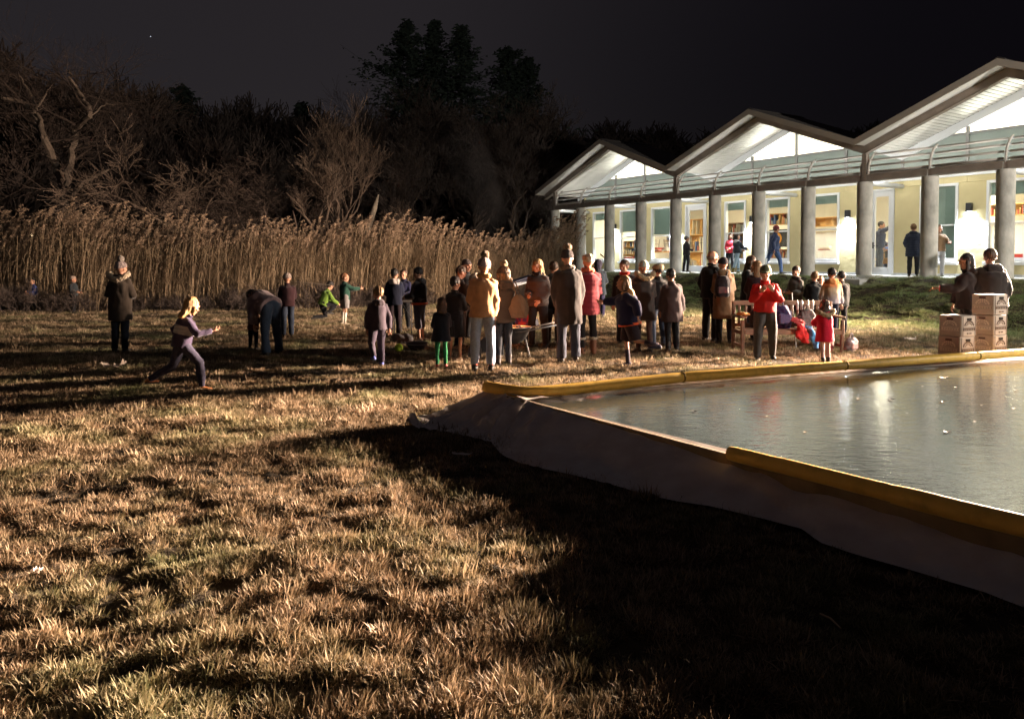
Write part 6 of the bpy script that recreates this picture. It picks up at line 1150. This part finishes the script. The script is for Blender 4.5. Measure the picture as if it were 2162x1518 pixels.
# =================================================== VEGETATION
M_reed = mat('reed_stalk', (.36, .26, .16), .8, (.17, .115, .07), scale=1.2, coords='World', rand=.35, trans=.15)
M_plume = mat('reed_plume', (.22, .15, .10), .95, (.32, .22, .15), scale=3, rand=.3)
def reed(seed):
    r = random.Random(seed); m = MB(); h = r.uniform(2.3, 3.2); lx, ly = r.uniform(.05, .45), r.uniform(-.15, .2)
    P_ = [Vector((lx*(t**2.2), ly*(t**2.2), h*t)) for t in (0, .25, .5, .75, .92, 1)]
    m.tube(P_, [.0085, .008, .007, .005, .004, .003], n=3, cap=False)
    for k in range(r.randint(5, 8)):
        t = r.uniform(.12, .85); p = Vector((lx*t**2.2, ly*t**2.2, h*t)); a = r.uniform(0, 6.28); L = r.uniform(.25, .55); dx, dy = math.cos(a), math.sin(a); q = []
        for s_ in (0, .4, .75, 1): q.append(p+Vector((dx*L*s_*.75, dy*L*s_*.75, L*(.75*s_-1.05*s_*s_)))); 
        w = (.009, .014, .009, .001); vs = []
        for i_, c in enumerate(q): vs += [c+Vector((-dy*w[i_], dx*w[i_], 0)), c-Vector((-dy*w[i_], dx*w[i_], 0))]
        m.add(vs, [(0, 1, 3, 2), (2, 3, 5, 4), (4, 5, 7, 6)])
    if r.random() < .8:
        top = P_[-1]; dr = Vector((1, .2, 0)).normalized()
        for k in range(46):
            t = r.random(); c = top+dr*(.02+.13*t*t)+Vector((r.gauss(0, .02), r.gauss(0, .022), .02-.20*(1-t)+.07*math.sin(t*3.1)+.10)); a = r.uniform(0, 6.28); s_ = r.uniform(.018, .036)*(1-.4*abs(t-.5))
            m.add([c+Vector((math.cos(a)*s_, math.sin(a)*s_, -.01)), c+Vector((-math.sin(a)*s_*.6, math.cos(a)*s_*.6, .012)), c+Vector((dr.x*s_*1.5, 0, -s_*1.2))], [(0, 1, 2)], mi=1)
    return m.mesh('reed', [M_reed, M_plume])
def build_reeds():
    pro = [reed(i) for i in range(10)]; n = 9500
    fr = lambda x: np.interp(x, [-30, -14, -8.5, -5, -1.5, 1.2, 3], [23.2, 24.4, 25.2, 26.8, 28.6, 31.5, 33])
    x = RNG.uniform(-27, 2.6, n); dpt = RNG.random(n)**1.25*4.2; y = fr(x)+dpt+RNG.normal(0, .15, n)
    edge = vn(x*.9, y*.9, 21); sc = (.62+.30*vn(x*.45, y*.2, 22)+.12*vn(x*1.7, y, 23)+.06*RNG.normal(0, 1, n))*np.interp(x, [-20, -8, -2, 0, 2.6], [1.02, 1.02, 1.04, 1.06, 1.03])
    short = RNG.random(n) < .10; sc = np.where(short, sc*RNG.uniform(.45, .9, n), sc)
    k = edge+.35*dpt > .34; x, y, sc = x[k], y[k], sc[k]; n = len(x)
    tag(scatter('reed_bed', np.stack([x, y, ground_z(x, y)], 1), np.stack([RNG.normal(0, .07, n), RNG.normal(.02, .09, n), RNG.normal(0, .5, n)], 1), np.stack([sc, sc, sc], 1), RNG.integers(0, 10, n), pro), 'tall dry phragmites reed bed with drooping plumes behind the lawn', 'reeds', kind='stuff')
build_reeds()
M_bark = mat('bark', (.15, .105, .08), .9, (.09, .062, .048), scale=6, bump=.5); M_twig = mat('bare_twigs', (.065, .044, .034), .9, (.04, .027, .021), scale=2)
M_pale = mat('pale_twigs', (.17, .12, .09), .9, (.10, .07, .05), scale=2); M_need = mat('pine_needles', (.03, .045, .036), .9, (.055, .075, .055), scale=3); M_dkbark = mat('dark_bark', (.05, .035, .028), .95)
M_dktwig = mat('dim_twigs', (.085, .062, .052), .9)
class Tree:
    def __init__(s, seed, mn=.0035): s.mn = mn; s.r = random.Random(seed); s.t = MB(); s.c = MB(); s.n = 0
    def grow(s, p, d, L, rad, lv, mx, spread=.6, up=.15, nb=(3, 4), droop=0., trunk=1, bend=.22, cap=60000, ratio=.66):
        r = s.r
        if s.n > cap: return
        seg = 5 if lv < 2 else (3 if lv < mx-1 else 2); pts = [p]; q = d.normalized(); rads = [rad]
        for i in range(seg):
            q = (q+Vector((r.gauss(0, bend), r.gauss(0, bend), r.gauss(0, bend*.6)+up*.3-droop*lv*.08))).normalized(); pts.append(pts[-1]+q*L/seg); rads.append(max(s.mn, rad*(1-.6*(i+1)/seg)))
        tgt = s.t if lv <= trunk else s.c; n_ = 8 if lv == 0 else (6 if lv == 1 else (4 if lv == 2 else 3)); tgt.tube(pts, rads, n=n_, cap=False); s.n += seg*n_
        if lv >= mx: return
        for k in range(r.randint(*nb)+(1 if lv > 1 else 0)):
            t = r.uniform(.35, 1.0) if lv else r.uniform(.45, 1.0); i = min(seg-1, int(t*seg)); base = pts[i].lerp(pts[i+1], t*seg-i); dd = (pts[i+1]-pts[i]).normalized()
            side = Vector((r.gauss(0, 1), r.gauss(0, 1), r.gauss(0, .6))); side = (side-dd*side.dot(dd)).normalized()
            s.grow(base, (dd+side*r.uniform(.5, 1.3)*spread+Vector((0, 0, up))).normalized(), L*r.uniform(ratio*.8, ratio*1.15), rads[i]*r.uniform(.5, .72), lv+1, mx, spread, up, nb, droop, trunk, bend, cap, ratio)
    def make(s, name, loc, label, cat='tree', mt=None, mc=None, group=None):
        o = empty(name, loc); tag(o, label, cat, group); s.t.build('trunk', mt or M_bark, o); s.c.build('crown', mc or M_twig, o); return o
def gnd(x, y): return Vector((x, y, gz(x, y)-.1))
# the broad bare tree at far left: forked trunk, heavy limbs
t = Tree(11); Y = 36.0; f = lambda px, py, dy=0: atY(px, py, Y+dy)-atY(138, 470, Y)
for pth, rr in (([(140, 470), (136, 400), (120, 350), (92, 285), (70, 240), (48, 215), (5, 208)], .34), ([(140, 400), (150, 330), (158, 275), (190, 245), (188, 225), (172, 205), (150, 170), (146, 150)], .24), ([(150, 420), (175, 385), (232, 360), (262, 348)], .15), ([(92, 285), (78, 225), (60, 190), (40, 160)], .14), ([(70, 240), (95, 200), (112, 178)], .09), ([(158, 300), (135, 310), (120, 315)], .08), ([(118, 340), (85, 325), (40, 335)], .10), ([(190, 245), (215, 225), (245, 222)], .07)):
    pts = [f(a, b, (i % 3-1)*.5) for i, (a, b) in enumerate(pth)]; m_ = len(pts); P2 = []
    for i in range(m_-1):
        for q in range(4): P2.append(pts[i].lerp(pts[i+1], q/4)+Vector((random.gauss(0, .04), random.gauss(0, .04), random.gauss(0, .03))))
    P2.append(pts[-1]); rads = [rr*.68*(1-.72*i/(len(P2)-1)) for i in range(len(P2))]; t.t.tube(P2, rads, n=8, cap=False)
    for i in range(5, len(P2), 2):
        for _ in range(1 if rr > .12 else 2): side = Vector((random.gauss(0, 1), random.gauss(0, .8), random.gauss(.5, .5))).normalized(); t.grow(P2[i], side, random.uniform(1.6, 2.9), rads[i]*.42, 2, 5, .75, .10, (2, 4), droop=.15, cap=60000, ratio=.70)
o = t.make('bare_tree', atY(138, 470, Y), 'broad bare tree with forked pale trunk at far left behind the reeds', mt=mat('pale_bark', (.17, .125, .095), .9, (.10, .075, .055), scale=6, bump=.5))
def simple_tree(px, Y, topy, seed, label, mx=5, spread=.6, up=.25, L0=.34, cap=42000, mt=None, mc=None, lean=(0, 0), rad=.17, nb=(3, 4), name='bare_tree', basez=None, stems=1, group=None):
    x = ray(px, 560)[0]/ray(px, 560)[1]*Y; H = atY(px, topy, Y).z; t = Tree(seed)
    for s_ in range(stems): t.grow(Vector((random.uniform(-.15, .15)*stems, 0, 0)), Vector((lean[0]+(random.uniform(-.5, .5) if stems > 1 else 0), lean[1], 1)), H*L0*(.8 if s_ else 1), rad, 0, mx, spread, up, nb, cap=cap//stems*(s_+1))
    o = t.make(name, gnd(x, Y), label, mt=mt, mc=mc, group=group)
    allz = [v[2] for v in t.c.v]; mz = sorted(allz)[int(len(allz)*.995)]; k = H/mz; o.scale = (k, k, k); return o
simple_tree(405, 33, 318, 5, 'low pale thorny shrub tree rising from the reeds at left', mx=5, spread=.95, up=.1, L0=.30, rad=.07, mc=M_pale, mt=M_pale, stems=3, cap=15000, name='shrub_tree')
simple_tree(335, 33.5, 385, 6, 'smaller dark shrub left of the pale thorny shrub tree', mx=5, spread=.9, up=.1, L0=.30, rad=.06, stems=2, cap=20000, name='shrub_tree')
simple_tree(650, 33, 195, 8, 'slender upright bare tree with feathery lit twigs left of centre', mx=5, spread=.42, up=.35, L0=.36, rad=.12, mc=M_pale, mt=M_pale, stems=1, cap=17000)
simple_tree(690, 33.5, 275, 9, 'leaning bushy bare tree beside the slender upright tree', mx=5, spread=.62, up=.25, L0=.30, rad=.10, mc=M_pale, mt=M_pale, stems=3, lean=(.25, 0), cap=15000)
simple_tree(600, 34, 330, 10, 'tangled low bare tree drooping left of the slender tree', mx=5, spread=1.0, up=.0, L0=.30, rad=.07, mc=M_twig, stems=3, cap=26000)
simple_tree(900, 42, 170, 12, 'large vase shaped bare tree below the tall pines', mx=6, spread=.62, up=.22, L0=.30, rad=.24, stems=2, cap=60000)
simple_tree(1010, 43, 235, 13, 'wide bare tree right of the vase shaped tree', mx=6, spread=.70, up=.18, L0=.30, rad=.2, stems=2, cap=52000)
simple_tree(850, 39, 300, 14, 'lower bare tree in front of the vase shaped tree', mx=5, spread=.85, up=.15, L0=.3, rad=.12, stems=2, cap=30000)
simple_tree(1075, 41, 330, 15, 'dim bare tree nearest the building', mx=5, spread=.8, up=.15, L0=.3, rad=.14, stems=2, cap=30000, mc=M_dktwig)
simple_tree(768, 33.5, 425, 16, 'small tan bush standing just above the reeds near centre', mx=4, spread=.9, up=.2, L0=.4, rad=.05, mc=M_pale, stems=4, cap=9000, name='bush')
# conifers
def conifer(px, Y, topy, wpx, seed, label, dens=1.0, base=.12, group=None):
    r = random.Random(seed); x = ray(px, 560)[0]/ray(px, 560)[1]*Y; H = atY(px, topy, Y).z; Wm = 2.9*wpx/1620*Y; o = empty('pine_tree', gnd(x, Y)); tag(o, label, 'tree', group)
    MB().tube([(0, 0, 0), (0, 0, H*.6), (0, 0, H*.99)], [.3, .16, .03], n=8, cap=False).build('trunk', M_dkbark, o); c = MB()
    nl = int(54*dens)
    for i in range(nl):
        t = base+(1-base)*(i/nl); rr = Wm*.5*(1-t)**.8*(.55+.75*r.random())*(.85+.3*math.sin(t*17+seed)+.15*math.sin(t*41+seed))+.1; z = H*t
        for j in range(7):
            a = r.uniform(0, 6.28); L = rr*r.uniform(.55, 1.15); d = Vector((math.cos(a), math.sin(a), 0)); p0 = Vector((0, 0, z)); p1 = p0+d*L*.55+Vector((0, 0, .12*L)); p2 = p0+d*L+Vector((0, 0, r.uniform(.0, .38)*L+.05))
            c.tube([p0, p1, p2], [.03, .02, .008], n=3, cap=False)
            for k in range(17):
                s_ = .2+.8*r.random(); q = (p0.lerp(p1, s_/.55) if s_ < .55 else p1.lerp(p2, (s_-.55)/.45)); q = q+Vector((r.gauss(0, .16), r.gauss(0, .16), r.gauss(0, .13))); w = r.uniform(.14, .34); b_ = r.uniform(0, 6.28)
                c.add([q+Vector((w*math.cos(b_), w*math.sin(b_), -.04)), q+Vector((-w*.5*math.sin(b_), w*.5*math.cos(b_), .08)), q+Vector((-w*.6*math.cos(b_), -w*.6*math.sin(b_), -.10)), q+Vector((w*.4*math.sin(b_), -w*.4*math.cos(b_), -.02))], [(0, 1, 2, 3)])
    c.build('crown', M_need, o); return o
conifer(862, 62, 42, 190, 1, 'leftmost of the tall pines against the sky', base=.3)
conifer(918, 63, 40, 170, 2, 'tallest pine in the middle of the group'); conifer(975, 62, 52, 190, 3, 'third tall pine with a ragged right side'); conifer(1072, 64, 100, 200, 4, 'separate dark pine right of the tall pine group'); conifer(1112, 66, 118, 130, 5, 'slim pine close behind the separate dark pine')
conifer(390, 60, 180, 150, 6, 'dark cone shaped spruce in the wood left of centre', dens=1.1); conifer(352, 64, 210, 100, 7, 'smaller spruce left of the cone shaped spruce'); conifer(640, 60, 215, 100, 8, 'narrow spruce behind the slender bare tree')
# wood edge: individual bare trees sharing a few grown meshes
wp = []
for i in range(4):
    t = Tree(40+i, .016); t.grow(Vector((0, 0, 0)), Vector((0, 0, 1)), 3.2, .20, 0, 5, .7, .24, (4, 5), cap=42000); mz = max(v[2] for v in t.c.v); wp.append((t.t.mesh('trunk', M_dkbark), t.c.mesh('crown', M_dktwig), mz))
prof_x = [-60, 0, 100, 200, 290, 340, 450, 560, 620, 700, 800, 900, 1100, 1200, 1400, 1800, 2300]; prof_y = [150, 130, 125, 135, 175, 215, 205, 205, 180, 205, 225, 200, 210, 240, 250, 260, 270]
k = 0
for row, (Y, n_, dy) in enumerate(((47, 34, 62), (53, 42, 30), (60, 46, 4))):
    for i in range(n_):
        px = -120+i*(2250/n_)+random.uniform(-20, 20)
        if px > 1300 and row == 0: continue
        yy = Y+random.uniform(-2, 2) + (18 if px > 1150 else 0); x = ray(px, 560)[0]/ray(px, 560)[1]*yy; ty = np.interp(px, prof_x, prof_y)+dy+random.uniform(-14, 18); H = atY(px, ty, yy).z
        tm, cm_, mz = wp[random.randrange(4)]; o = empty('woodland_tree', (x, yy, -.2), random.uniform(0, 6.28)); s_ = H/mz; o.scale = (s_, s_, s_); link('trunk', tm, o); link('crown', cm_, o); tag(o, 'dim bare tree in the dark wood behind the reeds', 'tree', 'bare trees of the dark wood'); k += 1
# distant wooded rise
mb = MB(); xs = np.linspace(-120, 140, 160); vs = []
for i, x_ in enumerate(xs):
    px = 1081+1620*x_/78; h_ = atY(900, float(np.interp(px, prof_x, prof_y))+72, 78).z+1.6*float(vn(x_*.12, 0, 31))+.9*float(vn(x_*.6, 3, 32))
    vs += [(x_, 72, -.5), (x_, 78, h_*.7), (x_, 82, h_), (x_, 110, h_*.9)]
mb.add(vs, [(i*4+j, i*4+4+j, i*4+5+j, i*4+1+j) for i in range(159) for j in range(3)]); o = mb.build('wooded_hill', mat('wood_floor', (.022, .018, .016), 1, (.01, .01, .01), scale=1, bump=1), smooth=True); tag(o, kind='structure')
# brush at the foot of the reeds
for i, (px, py, w, h, lb) in enumerate(((430, 650, 1.5, 1.05, 'dark twiggy bush at the reed foot behind the running child'), (655, 640, 1.6, 1.35, 'dark rounded bush behind the lime green top'), (775, 640, 1.5, 1.3, 'dark bush at the reed foot behind the kicking boy'), (110, 660, 1.6, .9, 'low dark bush at far left between the two small children'), (20, 662, 1.6, 1.1, 'olive bush at the left picture edge'), (905, 640, 1.4, 1.2, 'dark bush behind the small folding table'), (520, 648, 1.4, .7, 'low brush patch left of the bending man'), (330, 655, 1.4, .7, 'low brush patch right of the taupe parka'))):
    t = Tree(70+i); 
    for s_ in range(9): t.grow(Vector((random.uniform(-.3, .3)*w, random.uniform(-.2, .2), 0)), Vector((random.uniform(-.9, .9), random.uniform(-.5, .5), 1)), h*.55, .012, 1, 4, .9, .15, (3, 4), cap=1300*(s_+1), trunk=1)
    x, y = G(px, py); o = t.make('bush', gnd(x, y+.3), lb, 'bush', mt=M_dktwig, mc=M_dktwig); 
bt = []
for i in range(5):
    t = Tree(90+i)
    for s_ in range(7): t.grow(Vector((random.uniform(-.3, .3), random.uniform(-.2, .2), 0)), Vector((random.uniform(-.9, .9), random.uniform(-.6, .6), 1)), .5, .010, 1, 3, .9, .15, (3, 4), cap=900*(s_+1), trunk=-1)
    bt.append(t.c.mesh('brush', M_dktwig))
n = 420; x = RNG.uniform(-26, 2.5, n); y = np.interp(x, [-30, -14, -8.5, -5, -1.5, 1.2, 3], [23.2, 24.4, 25.2, 26.8, 28.6, 31.5, 33])-.25+RNG.random(n)*.8; sc_ = RNG.uniform(.45, 1.05, n)*(.6+.8*vn(x*.5, x*0, 41))
tag(scatter('undergrowth', np.stack([x, y, ground_z(x, y)], 1), np.stack([0*x, 0*x, RNG.uniform(0, 6.28, n)], 1), np.stack([sc_*1.2, sc_*1.2, sc_], 1), RNG.integers(0, 5, n), bt), 'dark low bramble along the foot of the reed bed', 'undergrowth', kind='stuff')
# pale snag in front of the wood
o = MB().tube([(0, 0, 0), (.25, 0, 1.2), (.62, 0, 2.3), (.80, 0, 2.9)], [.16, .14, .12, .03], n=9).build('tree_snag', mat('snag', (.30, .25, .19), .9, (.16, .13, .1), scale=5, bump=.6), smooth=True); x = ray(762, 560)[0]/ray(762, 560)[1]*34; o.location = (x, 34, 1.6); tag(o, 'leaning pale snag above the reeds near centre', 'snag')
# smoke from the fire barrow
def smoke():
    src = Vector((fb.location.x, fb.location.y, .55)); mb = MB(); pts = []; rad = []
    for t in np.linspace(0, 1, 14): t = float(t); pts.append(src+Vector((-.15*t-.75*t*t+.06*math.sin(6*t), .8*t, 3.3*t))); rad.append(.10+.34*t**.8+.03*math.sin(9*t))
    mb.tube(pts, rad, n=18); o = mb.build('smoke', None, smooth=True); o.data.materials.clear()
    m = bpy.data.materials.new('smoke'); m.use_nodes = True; n = m.node_tree; n.nodes.clear(); ou = n.nodes.new('ShaderNodeOutputMaterial'); pv = n.nodes.new('ShaderNodeVolumePrincipled'); g = n.nodes.new('ShaderNodeNewGeometry'); mp = n.nodes.new('ShaderNodeMapping'); mp.inputs['Scale'].default_value = (1.2, 1.2, .5); ns = n.nodes.new('ShaderNodeTexNoise'); ns.inputs['Scale'].default_value = 1.5; ns.inputs['Detail'].default_value = 4; mr_ = n.nodes.new('ShaderNodeMapRange'); mr_.inputs[1].default_value = .42; mr_.inputs[2].default_value = .72; mr_.inputs[4].default_value = .009
    n.links.new(g.outputs['Position'], mp.inputs[0]); n.links.new(mp.outputs[0], ns.inputs[0]); n.links.new(ns.outputs[0], mr_.inputs[0]); n.links.new(mr_.outputs[0], pv.inputs['Density']); pv.inputs['Color'].default_value = (.8, .85, .95, 1); pv.inputs['Anisotropy'].default_value = .2; n.links.new(pv.outputs[0], ou.inputs['Volume'])
    o.data.materials.append(m); tag(o, 'thin bluish smoke drifting up from the fire barrow', 'smoke', kind='stuff')
smoke()
bpy.context.view_layer.update()
